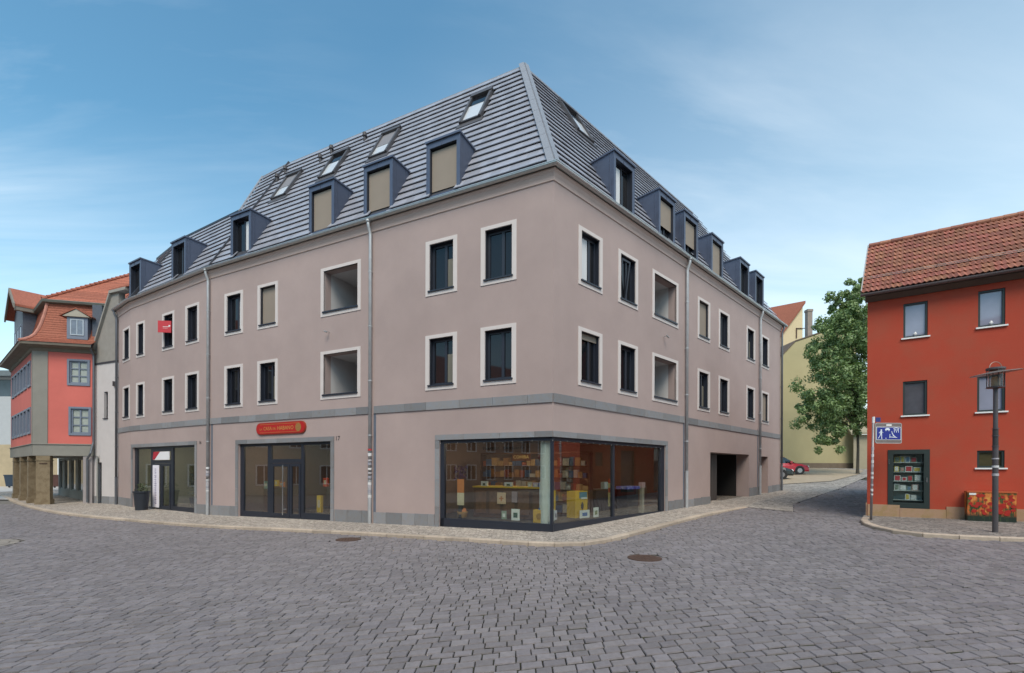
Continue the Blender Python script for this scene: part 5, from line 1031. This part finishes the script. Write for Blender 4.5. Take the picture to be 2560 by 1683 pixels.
cnr = Q(FPR, .1, .3, 10.66); cnr = Vector((A0.x + .02, A0.y + .42, 10.66)); pk = Vector((-22.9, 28.3, 13.75)); pk2 = Vector((-28.5, 32.5, 13.75)); rgt = Q(FPR, 5.8, .34, 10.66); lft = Q(FPL, -9, .34, 10.66); rpk = pk + Vector((4.5, 1.2, 0))
m = MB(); nst = 24
for k in range(nst):
    a, b = k / nst, (k + 1) / nst; up = Vector((0, 0, .02)); f2_ = lambda A, B_, t: A.lerp(B_, t)
    m.poly([f2_(cnr, pk, a) + up, f2_(rgt, rpk, a) + up, f2_(rgt, rpk, b), f2_(cnr, pk, b)]); m.poly([f2_(lft, pk2, a) + up, f2_(cnr, pk, a) + up, f2_(cnr, pk, b), f2_(lft, pk2, b)])
    m.poly([f2_(cnr, pk, b), f2_(rgt, rpk, b), f2_(rgt, rpk, b) + up, f2_(cnr, pk, b) + up])
m.build('upper_roof', clay2, KH, kind='raw')
for k in range(22): a, b = k / 22, (k + 1) / 22; MB().tube([cnr.lerp(pk, a) + Vector((0, 0, .06)), cnr.lerp(pk, b) + Vector((0, 0, .03))], [.10, .08], 8).build('hip_ridge_tile', clay2, KH)
m = MB(); skp = lambda u, a: cnr.lerp(pk, a).lerp(rgt.lerp(rpk, a), u)
# small gabled dormer on the right slope
dz = MB(); u0, u1 = 1.5, 2.42
dm = MB(); dm.box(FPR, (u0, u1), (-.10, .9), (8.55, 9.75)); dd = dm.build('dormer', blueg, KH)
MB().prism(FPR, [(u0 - .14, 9.72), (u1 + .14, 9.72), ((u0 + u1) / 2, 10.12)], (-.2, .8)).build('dormer_gable', M('dormer_pediment', (.36, .33, .27), .8, var=.1), dd)
m = MB(); mid = (u0 + u1) / 2
for sgn in (-1, 1): ue = mid + sgn * .72; m.solid([FPR.P(mid, -.24, 10.13), FPR.P(ue, -.24, 9.70), FPR.P(ue, .8, 9.70), FPR.P(mid, .8, 10.13)], [FPR.P(mid, -.24, 10.2), FPR.P(ue, -.24, 9.76), FPR.P(ue, .8, 9.76), FPR.P(mid, .8, 10.2)])
m.build('dormer_roof', clay2, dd)
m = MB(); m.ring(FPR, (u0 + .16, u1 - .16), (8.75, 9.6), (.05, .05, .05, .05), (-.13, -.1)); m.box(FPR, (mid - .02, mid + .02), (-.13, -.1), (8.8, 9.55)); m.build('dormer_window', M('window_white_blue', (.38, .44, .50), .6, var=.05), dd); MB().box(FPR, (u0 + .2, u1 - .2), (-.115, -.105), (8.8, 9.55)).build('pane', M('dull_pane', (.16, .19, .24), .2, var=.3), dd)
m = MB(); m.box(FPR, (2.52, 2.95), (.1, .7), (8.3, 10.5)); m.build('slate_cheek', slate, KH)
# big gabled dormer on the left slope
u0, u1 = -6.9, -3.3; mid = (u0 + u1) / 2
m = MB(); m.box(FPL, (u0, u1), (-.05, 3.0), (8.25, 10.85)); m.prism(FPL, [(u0, 10.85), (u1, 10.85), (mid, 12.0)], (-.05, 3.0)); gd = m.build('gable_dormer', slate, KH)
m = MB()
for sgn, ue in ((-1, u0 - .3), (1, u1 + .3)): m.solid([FPL.P(mid, -.4, 12.02), FPL.P(ue, -.4, 10.72), FPL.P(ue, 3.2, 10.72), FPL.P(mid, 4.2, 12.02)], [FPL.P(mid, -.4, 12.2), FPL.P(ue, -.4, 10.84), FPL.P(ue, 3.2, 10.84), FPL.P(mid, 4.2, 12.2)])
m.build('dormer_roof', clay2, gd)
m = MB()
for sgn, ue in ((-1, u0 - .32), (1, u1 + .32)): m.solid([FPL.P(mid, -.45, 11.95), FPL.P(ue, -.45, 10.6), FPL.P(ue, -.38, 10.6), FPL.P(mid, -.38, 11.95)], [FPL.P(mid, -.45, 12.2), FPL.P(ue, -.45, 10.84), FPL.P(ue, -.38, 10.84), FPL.P(mid, -.38, 12.2)])
m.box(FPL, (u1 + .0, u1 + .28), (-.38, 3.1), (10.52, 10.74)); m.build('bargeboard', M('weathered_board', (.20, .18, .15), .8, var=.15), gd)
for k in range(3): a = u0 + .35 + k * 1.1; f = MB().ring(FPL, (a, a + .75), (8.6, 9.9), (.07, .07, .07, .07), (-.09, -.05)).build('dormer_window', blueg, gd); MB().box(FPL, (a + .05, a + .7), (-.07, -.06), (8.65, 9.85)).build('pane', MATS['dull_pane'], gd)
m = MB(); m.tube([FPR.P(2.68, -.35, 8.05), FPR.P(2.68, -.08, 7.7), FPR.P(2.68, -.08, 3.1), FPR.P(2.62, -.2, 2.5), FPR.P(2.42, -.1, 2.2), FPR.P(2.42, -.08, -.1)], .05, 8); m.build('downpipe', pipe_dk, KH)
# ================================================================== narrow grey house between
Qg = Vector((-22.62, 24.83)); FG = Fr(P2 + Vector((-.02, .02)), (P2 - Qg)); LG = (P2 - Qg).length
G = thing('narrow_house', 'narrow pale grey house squeezed between the pink house and the mauve corner building', 'house', (Qg.x, Qg.y, g(*Qg)))
m = MB(); m.wall(FG, (-LG, 0), (-.5, 7.3), [(-1.27, -.92, 4.35, 5.77), (-1.84, -1.46, -.4, 2.02)], depth=.18); m.build('lower_wall', M('pale_render', (.54, .50, .49), .9, var=.05, stain=.05), G, kind='raw')
m = MB(); m.prism(FG, [(-LG, 7.3), (0, 7.3), (0, 11.0), (-.66, 10.85), (-LG + .22, 8.3), (-LG, 8.3)], (0.004, .3)); m.build('upper_wall', M('grey_render_old', (.27, .25, .225), .9, var=.1, stain=.1), G)
MB().box(FG, (-LG, 0), (-.04, .1), (7.27, 7.35)).build('ledge', zinc_dk, G)
f = MB().ring(FG, (-1.27, -.92), (4.35, 5.77), (.02, .02, .03, .02), (.12, .17)).build('window', anth, G); MB().box(FG, (-1.25, -.94), (.16, .17), (4.37, 5.75)).build('pane', pane_m, f); MB().box(FG, (-1.31, -.90), (-.05, .12), (4.32, 4.36)).build('sill', anth, f)
MB().box(FG, (-1.84, -1.46), (.14, .18), (-.4, 2.02)).build('door', dark, G)
for a, b in ((-LG, -1.86), (-1.44, -.75), (-.745, 0)): MB().box(FG, (a + .003, b), (-.02, .02), (-.5, .22)).build('plinth_stone', stone, G)
m = MB(); m.solid([FG.P(-LG + .15, -.12, 8.05), FG.P(-.62, -.12, 10.8), FG.P(-.62, .4, 10.8), FG.P(-LG + .15, .4, 8.05)], [FG.P(-LG + .15, -.12, 8.25), FG.P(-.62, -.12, 11.0), FG.P(-.62, .4, 11.0), FG.P(-LG + .15, .4, 8.25)]); m.box(FG, (-.66, .8), (-.12, .3), (10.88, 11.02)); m.build('verge', M('verge_grey', (.30, .28, .25), .8, var=.1), G)
m = MB(); m.solid([FG.P(-.66, -.1, 11.02), FG.P(1.2, -.1, 11.02), FG.P(1.2, 5, 13.2), FG.P(-.66, 5, 13.2)], [FG.P(-.66, -.1, 11.1), FG.P(1.2, -.1, 11.1), FG.P(1.2, 5, 13.28), FG.P(-.66, 5, 13.28)]); m.build('roof', clay2, G)
MB().box(FG, (-.55, .05), (.5, .8), (11.25, 11.4)).build('roof_light', white, G)
MB().box(FG, (-.32, -.24), (-.1, -.02), (6.0, 6.25)).build('wall_lamp', MATS['lamp_grey'], G)
# ================================================================== far left
LBm = M('pale_far_wall', (.42, .43, .44), .9, var=.04)
FB = Fr((-38, 43), (1, 0)); LB = thing('corner_shop_building', 'pale far building with a sandstone ground floor beyond the arcade pillars', 'building', (-44, 43, 0))
m = MB(); m.wall(FB, (-26, 4), (3.9, 10.2), [(-12, -8.6, 8.4, 10.0)], depth=.3); m.build('wall', LBm, LB, kind='raw'); MB().box(FB, (-26, -4.5), (-.02, .3), (-1, 3.9)).build('ground_floor', M('sandstone_blocks', (.42, .33, .21), .85, var=.12, scale=1.5), LB)
MB().box(FB, (-4.5, 4), (0, .3), (-1, 3.9)).build('shop_wall', white, LB); f = MB().box(FB, (-2.5, -.6), (-.06, -.01), (1.2, 2.9)).build('shop_window', M('navy_pane', (.02, .04, .12), .2, var=.4, scale=2), LB)
MB().box(FB, (-12, -8.6), (.2, .3), (8.4, 10.0)).build('window', M('far_pane', (.05, .07, .09), .2, var=.3, scale=1), LB); MB().box(FB, (-27, 4.4), (-.7, 6), (10.2, 10.7)).build('roof_edge', M('roof_edge_grey', (.13, .15, .16), .6, var=.1), LB)
for nm, lb, x, y, w, mt in (('waste_container', 'dark blue waste container in front of the far sandstone wall', -44.0, 41.0, 1.5, M('bin_navy', (.02, .035, .06), .5, var=.1)), ('waste_container', 'brown cabinet seen through the arcade under the navy shop window', -39.2, 40.2, 1.3, M('cab_brown', (.09, .035, .025), .6, var=.2))):
    z = g(x, y); q = thing(nm, lb, 'container', (x, y, z)); F = Fr((x, y), (1, 0)); m = MB(); m.solid([F.P(-w / 2 + .08, -.4, z + .1), F.P(w / 2 - .08, -.4, z + .1), F.P(w / 2 - .08, .4, z + .1), F.P(-w / 2 + .08, .4, z + .1)], [F.P(-w / 2, -.5, z + 1.05), F.P(w / 2, -.5, z + 1.05), F.P(w / 2, .5, z + 1.05), F.P(-w / 2, .5, z + 1.05)]); m.build('body', mt, q)
    MB().box(F, (-w / 2 - .03, w / 2 + .03), (-.53, .53), (z + 1.05, z + 1.13)).build('lid', mt, q)
    for sx_ in (-.45, .45): MB().tube([F.P(sx_, -.35, z + .08), F.P(sx_ + .06, -.35, z + .08)], .08, 8).build('wheel', black, q)
# ================================================================== alley background
beige = M('beige_gable', (.42, .36, .20), .9, var=.05, scale=.6, stain=.08, bump=.1); yelw = M('yellow_gable', (.60, .48, .30), .9, var=.04, stain=.04)
BH = thing('beige_house', 'tall beige rendered gable wall behind the tree at the end of the alley', 'house', (30, 46, 1.8)); FB2 = Fr((0, 46), (1, 0))
MB().prism(FB2, [(22, 0), (34.45, 0), (34.45, 16.4), (31.26, 15.57), (28.31, 14.56), (26.8, 13.0), (22, 8)], (0, 8)).build('wall', beige, BH)
MB().box(FB2, (26, 34.46), (-.05, .0), (0, 2.45)).build('plinth', M('brown_plinth', (.16, .12, .085), .9, var=.15), BH)
m = MB(); tp2 = [(22, 8), (26.8, 13.0), (28.31, 14.6), (31.26, 15.62), (34.6, 16.45)]
for (a, b), (c_, d_) in zip(tp2, tp2[1:]): m.solid([FB2.P(a, -.06, b), FB2.P(c_, -.06, d_), FB2.P(c_, 8, d_), FB2.P(a, 8, b)], [FB2.P(a, -.06, b + .12), FB2.P(c_, -.06, d_ + .12), FB2.P(c_, 8, d_ + .16), FB2.P(a, 8, b + .16)])
m.build('roof', M('brown_roof_edge', (.13, .095, .07), .85, var=.2), BH)
LH = thing('low_house', 'low sand-coloured house with a tall door beside the tree trunk', 'house', (36, 44, 1.8)); F5 = Fr((33.4, 45), (.93, -.36))
m = MB(); m.wall(F5, (0, 9), (.5, 5.2), [(1.2, 2.0, 1.0, 4.2)], depth=.3); m.build('wall', M('sand_render', (.36, .31, .22), .9, var=.06), LH, kind='raw'); MB().box(F5, (1.2, 2.0), (.2, .3), (1, 4.2)).build('door', M('door_beige', (.22, .18, .13), .7, var=.1), LH); m = MB(); m.solid([F5.P(-.3, -.4, 5.2), F5.P(9, -.4, 5.2), F5.P(9, 4, 7.6), F5.P(-.3, 4, 7.6)], [F5.P(-.3, -.4, 5.4), F5.P(9, -.4, 5.4), F5.P(9, 4, 7.8), F5.P(-.3, 4, 7.8)]); m.build('roof', M('pale_roof', (.32, .28, .2), .85, var=.15), LH)
YH = thing('gable_house', 'tall cream gabled house with a red roof far behind the mauve building', 'house', (33, 56, 2)); F6 = Fr((0, 56), (1, 0))
MB().prism(F6, [(31.0, 0), (35.33, 0), (35.33, 21.75), (32.55, 17.95), (31.0, 15.8)], (0, .4)).build('wall', yelw, YH)
m = MB(); P_1, P_2, V = Vector((35.55, 55.8, 22.0)), Vector((30.6, 55.8, 15.2)), Vector((-10, 8, 0)); m.solid([P_2, P_2 + V, P_1 + V, P_1], [P_2 + Vector((0, 0, .3)), P_2 + V + Vector((0, 0, .3)), P_1 + V + Vector((0, 0, .3)), P_1 + Vector((0, 0, .3))]); m.build('roof', clay2, YH)
m = MB(); m.box(F6, (34.5, 34.6), (-.1, 0), (17.8, 19)); m.box(F6, (34.5, 36.4), (-.1, -.02), (18.95, 19.03)); m.build('iron_bracket', rust, YH)
CH = thing('chimney', 'slender grey-brown brick chimney rising between the cream gable and the beige roof', 'chimney', (32.4, 50, 0)); MB().box(Fr((0, 50), (1, 0)), (32.1, 32.62), (0, .5), (10, 19.0)).build('stack', M('chimney_brick', (.27, .22, .19), .9, var=.2, scale=3), CH); MB().box(Fr((0, 50), (1, 0)), (32.05, 32.67), (-.05, .55), (19.0, 19.25)).build('cap', MATS['chimney_brick'], CH)
# ------------------------------------------------------------------ cars
tyre = M('tyre_rubber', (.015, .015, .016), .8, var=.1); rim = M('alloy_rim', (.35, .35, .36), .35, metal=.8, var=.05); carg = M('car_glass', (.012, .015, .02), .05, var=0, spec=.9)
def car(label, loc, rot, paint):
    t_ = thing('parked_car', label, 'car', loc, rotz=rot); Ls = [(-2.15, .62, .72), (-2.08, .90, .78), (-1.6, .98, .84), (-.9, .96, .86), (.2, .96, .87), (.95, .92, .86), (1.55, .84, .82), (1.98, .72, .74), (2.12, .52, .62)]
    def loft(st, z0, sh=.0):
        m = MB(); rings = []
        for x, zt, w in st:
            i = len(m.v); zm = z0 + (zt - z0) * .62; m.v += [(x, -w * .94, z0), (x, -w, z0 + .12), (x, -w, zm), (x, -w * .9, zt - .03), (x, -w * .55, zt), (x, w * .55, zt), (x, w * .9, zt - .03), (x, w, zm), (x, w, z0 + .12), (x, w * .94, z0)]; rings.append(i)
        for a, b in zip(rings, rings[1:]):
            for k in range(10): j = (k + 1) % 10; m.f.append((a + k, b + k, b + j, a + j))
        m.f.append(tuple(rings[0] + k for k in range(10))); m.f.append(tuple(rings[-1] + k for k in range(9, -1, -1))); return m
    body = loft(Ls, .24).build('body', paint, t_, local=True, smooth=False)
    cab = [(-1.95, .95, .70), (-1.45, 1.38, .62), (-.5, 1.47, .62), (.25, 1.42, .62), (1.05, .93, .74)]
    m = MB(); rings = []
    for x, zt, w in cab: i = len(m.v); m.v += [(x, -.80, .9), (x, -w, zt - .05), (x, -w * .8, zt), (x, w * .8, zt), (x, w, zt - .05), (x, .80, .9)]; rings.append(i)
    for a, b in zip(rings, rings[1:]):
        for k in range(5): m.f.append((a + k, b + k, b + k + 1, a + k + 1))
    m.build('windows', carg, t_, local=True)
    m = MB(); rings = []
    for x, zt, w in cab[1:4]: i = len(m.v); m.v += [(x, -w * .84, zt - .01), (x, -w * .8, zt + .012), (x, w * .8, zt + .012), (x, w * .84, zt - .01)]; rings.append(i)
    for a, b in zip(rings, rings[1:]):
        for k in range(3): m.f.append((a + k, b + k, b + k + 1, a + k + 1))
    m.build('car_roof', paint, t_, local=True)
    for x in (-1.32, 1.3):
        for y in (-1, 1):
            w_ = MB().tube([(x, y * .62, .31), (x, y * .87, .31)], .31, 20).build('wheel', tyre, t_, local=True); MB().tube([(x, y * .8, .31), (x, y * .885, .31)], .19, 12).build('rim', rim, w_, local=True)
            m = MB(); m.tube([(x, y * .80, .33), (x, y * .862, .33)], .37, 18); m.build('wheel_arch', black, t_, local=True)
    for y in (-.55, .55): m = MB(); m.v = [(2.02, y - .16, .60), (2.02, y + .16, .60), (1.93, y + .2, .70), (1.93, y - .2, .70), (2.14, y - .13, .55), (2.14, y + .13, .55), (2.04, y + .16, .69), (2.04, y - .16, .69)]; m.f = [(4, 5, 6, 7), (0, 1, 5, 4), (1, 2, 6, 5), (2, 3, 7, 6), (3, 0, 4, 7)]; m.build('headlight', M('headlight_glass', (.6, .62, .65), .1, var=0), t_, local=True)
    MB().box(LOC, (2.10, 2.16), (-.45, .45), (.30, .44)).build('grille', black, t_, local=True); MB().box(LOC, (2.15, 2.17), (-.26, .26), (.34, .43)).build('number_plate', white, t_, local=True)
    for y in (-.98, .86): MB().box(LOC, (.55, .72), (y, y + .12), (.93, 1.05)).build('mirror', paint, t_, local=True)
    return t_
car('red parked car with its bonnet showing past the corner of the mauve building', (22.15, 38.3, g(22.15, 38.3) - .02), math.radians(-8), M('car_red', (.42, .012, .03), .25, var=.03, spec=.7))
car('black parked car half hidden behind the far end of the mauve building', (18.35, 34.2, g(18.35, 34.2) - .02), math.radians(-14), M('car_black', (.012, .018, .018), .25, var=.03, spec=.7))
# ------------------------------------------------------------------ tree
TX, TY = 27.8, 37.0; TZ = g(TX, TY)
TR = thing('maple_tree', 'large leafy green tree with a thin trunk between the beige wall and the red house', 'tree', (TX, TY, TZ)); bark = M('bark', (.07, .06, .045), .9, var=.3, scale=8, bump=.6, bscale=15)
def tpx(px, py, Y): return Vector(((px - 1280) / 1150 * Y, Y, 1.7 + (1176.5 - py) / 1150 * Y))
cl_ = [(2118, 745, 30), (2108, 800, 46), (2066, 852, 50), (2130, 870, 60), (2042, 896, 36), (2060, 958, 62), (2128, 968, 62), (2028, 1012, 38), (2050, 1052, 46), (2104, 1050, 50), (2080, 1088, 36), (2156, 860, 56), (2165, 770, 34), (2160, 1010, 50), (2095, 905, 55), (2190, 930, 60), (2185, 820, 50), (2140, 810, 40), (2092, 1015, 45), (2150, 730, 26), (2100, 850, 55), (2075, 930, 50), (2110, 1000, 55), (2150, 940, 60), (2125, 800, 50), (2175, 1060, 40), (2060, 1010, 50), (2098, 768, 24)]
r = random.Random(11); clumps = []
for px_, py_, rad in cl_:
    Y = TY + r.uniform(-2.0, 1.6); c = tpx(px_, py_, Y); clumps.append((c, rad * .86 / 1150 * Y))
m = MB(); fork = Vector((TX, TY, TZ + 3.4)); m.tube([(TX, TY, TZ - .2), (TX, TY, TZ + .3), (TX + .03, TY, TZ + 2), fork, fork + Vector((-.2, 0, 3)), fork + Vector((-.3, .1, 6.5))], [.16, .11, .095, .09, .07, .04], 10)
for c, rad in clumps: 
    s_ = fork + Vector((-.15, 0, r.uniform(0, 4))); 
    if c.z > s_.z - .5: mid_ = s_.lerp(c, .5) + Vector((0, 0, .3)); m.tube([s_, mid_, c], [.07, .045, .02], 6)
    else: m.tube([fork, fork.lerp(c, .5) + Vector((0, 0, .5)), c], [.06, .04, .02], 6)
m.build('trunk', bark, TR)
lf = MB()
for c, rad in clumps:
    subs = [(c + Vector((r.gauss(0, 1), r.gauss(0, 1), r.gauss(0, 1))) * rad * .56, rad * r.uniform(.24, .42)) for _ in range(15)]
    for sc_, sr in subs:
        for _ in range(120):
            d = Vector((r.gauss(0, 1), r.gauss(0, 1), r.gauss(0, 1))).normalized(); p = sc_ + d * sr * (r.random() ** .45) * Vector((1, 1, .8)).length / 1.62
            a = (d + Vector((r.uniform(-.8, .8), r.uniform(-.8, .8), r.uniform(-.3, .9)))).normalized(); e = a.orthogonal().normalized(); f_ = a.cross(e); th = r.random() * 6.28; e, f_ = e * math.cos(th) + f_ * math.sin(th), f_ * math.cos(th) - e * math.sin(th); L_ = r.uniform(.075, .14)
            lf.poly([p - e * L_, p + f_ * L_ * .55 - e * .2 * L_, p + e * L_, p - f_ * L_ * .55 - e * .2 * L_])
lm2 = bpy.data.materials.new('leaf_green'); lm2.use_nodes = True; t3 = lm2.node_tree; Pl = t3.nodes['Principled BSDF']; gi = t3.nodes.new('ShaderNodeNewGeometry'); rp3 = t3.nodes.new('ShaderNodeValToRGB'); e_ = rp3.color_ramp.elements; e_[0].color = (.10, .165, .06, 1); e_[1].color = (.30, .40, .16, 1)
t3.links.new(gi.outputs['Random Per Island'], rp3.inputs[0]); t3.links.new(rp3.outputs[0], Pl.inputs['Base Color']); Pl.inputs['Roughness'].default_value = .5
tl = t3.nodes.new('ShaderNodeBsdfTranslucent'); tl.inputs[0].default_value = (.16, .26, .06, 1); ms = t3.nodes.new('ShaderNodeMixShader'); ms.inputs[0].default_value = .3; t3.links.new(Pl.outputs[0], ms.inputs[1]); t3.links.new(tl.outputs[0], ms.inputs[2]); t3.links.new(ms.outputs[0], t3.nodes['Material Output'].inputs[0])
lf.build('crown', lm2, TR, kind='raw')
# ================================================================== houses across the square (seen only in the glass)
def opp(name, label, x0, x1, y, h, mat, nwin, rows, roofm, west=False):
    F = Fr((y, x0), (0, 1)) if west else Fr((x1, y), (-1, 0)); w = x1 - x0; q = thing(name, label, 'house', F.P(0, 0, 0)); hs = []
    for z in rows:
        for k in range(nwin): a = (k + .5) * w / nwin - .55; hs.append((a, a + 1.1, z, z + 1.55))
    MB().wall(F, (0, w), (-1.5, h), hs, depth=.2).build('wall', mat, q, kind='raw')
    m = MB(); m.box(F, (0, w), (.2, 9), (-1.5, h - .05)); m.build('inner_block', M('dark_rooms', (.03, .03, .035), .3, var=.1), q)
    for a, b, c, e in hs: f = MB().ring(F, (a - .1, b + .1), (c - .1, e + .1), (.1, .1, .1, .1), (-.04, .05)).build('window', white, q); MB().box(F, ((a + b) / 2 - .04, (a + b) / 2 + .04), (.08, .12), (c, e)).build('mullion', white, f)
    m = MB(); m.solid([F.P(-.2, -.4, h), F.P(w + .2, -.4, h), F.P(w + .2, 5, h + 5), F.P(-.2, 5, h + 5)], [F.P(-.2, -.4, h + .2), F.P(w + .2, -.4, h + .2), F.P(w + .2, 5, h + 5.2), F.P(-.2, 5, h + 5.2)]); m.build('roof', roofm, q)
opp('town_house', 'cream town house across the square from the corner building', -9, 6, -13, 8.5, M('cream_far', (.50, .44, .33), .9, var=.05), 6, (.6, 3.6, 6.2), clay2)
opp('town_house', 'salmon town house across the square beside the cream one', -24, -9.1, -11, 7.5, M('salmon_far', (.50, .22, .15), .9, var=.05), 6, (.4, 3.4, 5.7), clay2)
opp('town_house', 'pale grey town house at the near right side of the square', 6.1, 22, -14, 9, M('grey_far', (.42, .42, .43), .9, var=.05), 6, (.8, 3.9, 6.8), zinc_dk)
opp('town_house', 'long cream town house closing the west side of the square', 2, 25, -33, 10, MATS['cream_far'], 9, (.4, 3.6, 6.6), clay2, True)
opp('town_house', 'brown town house at the south-west corner of the square', -22, 1.9, -33, 10, M('brown_far', (.30, .20, .15), .9, var=.05), 9, (.6, 3.8, 6.8), clay2, True)
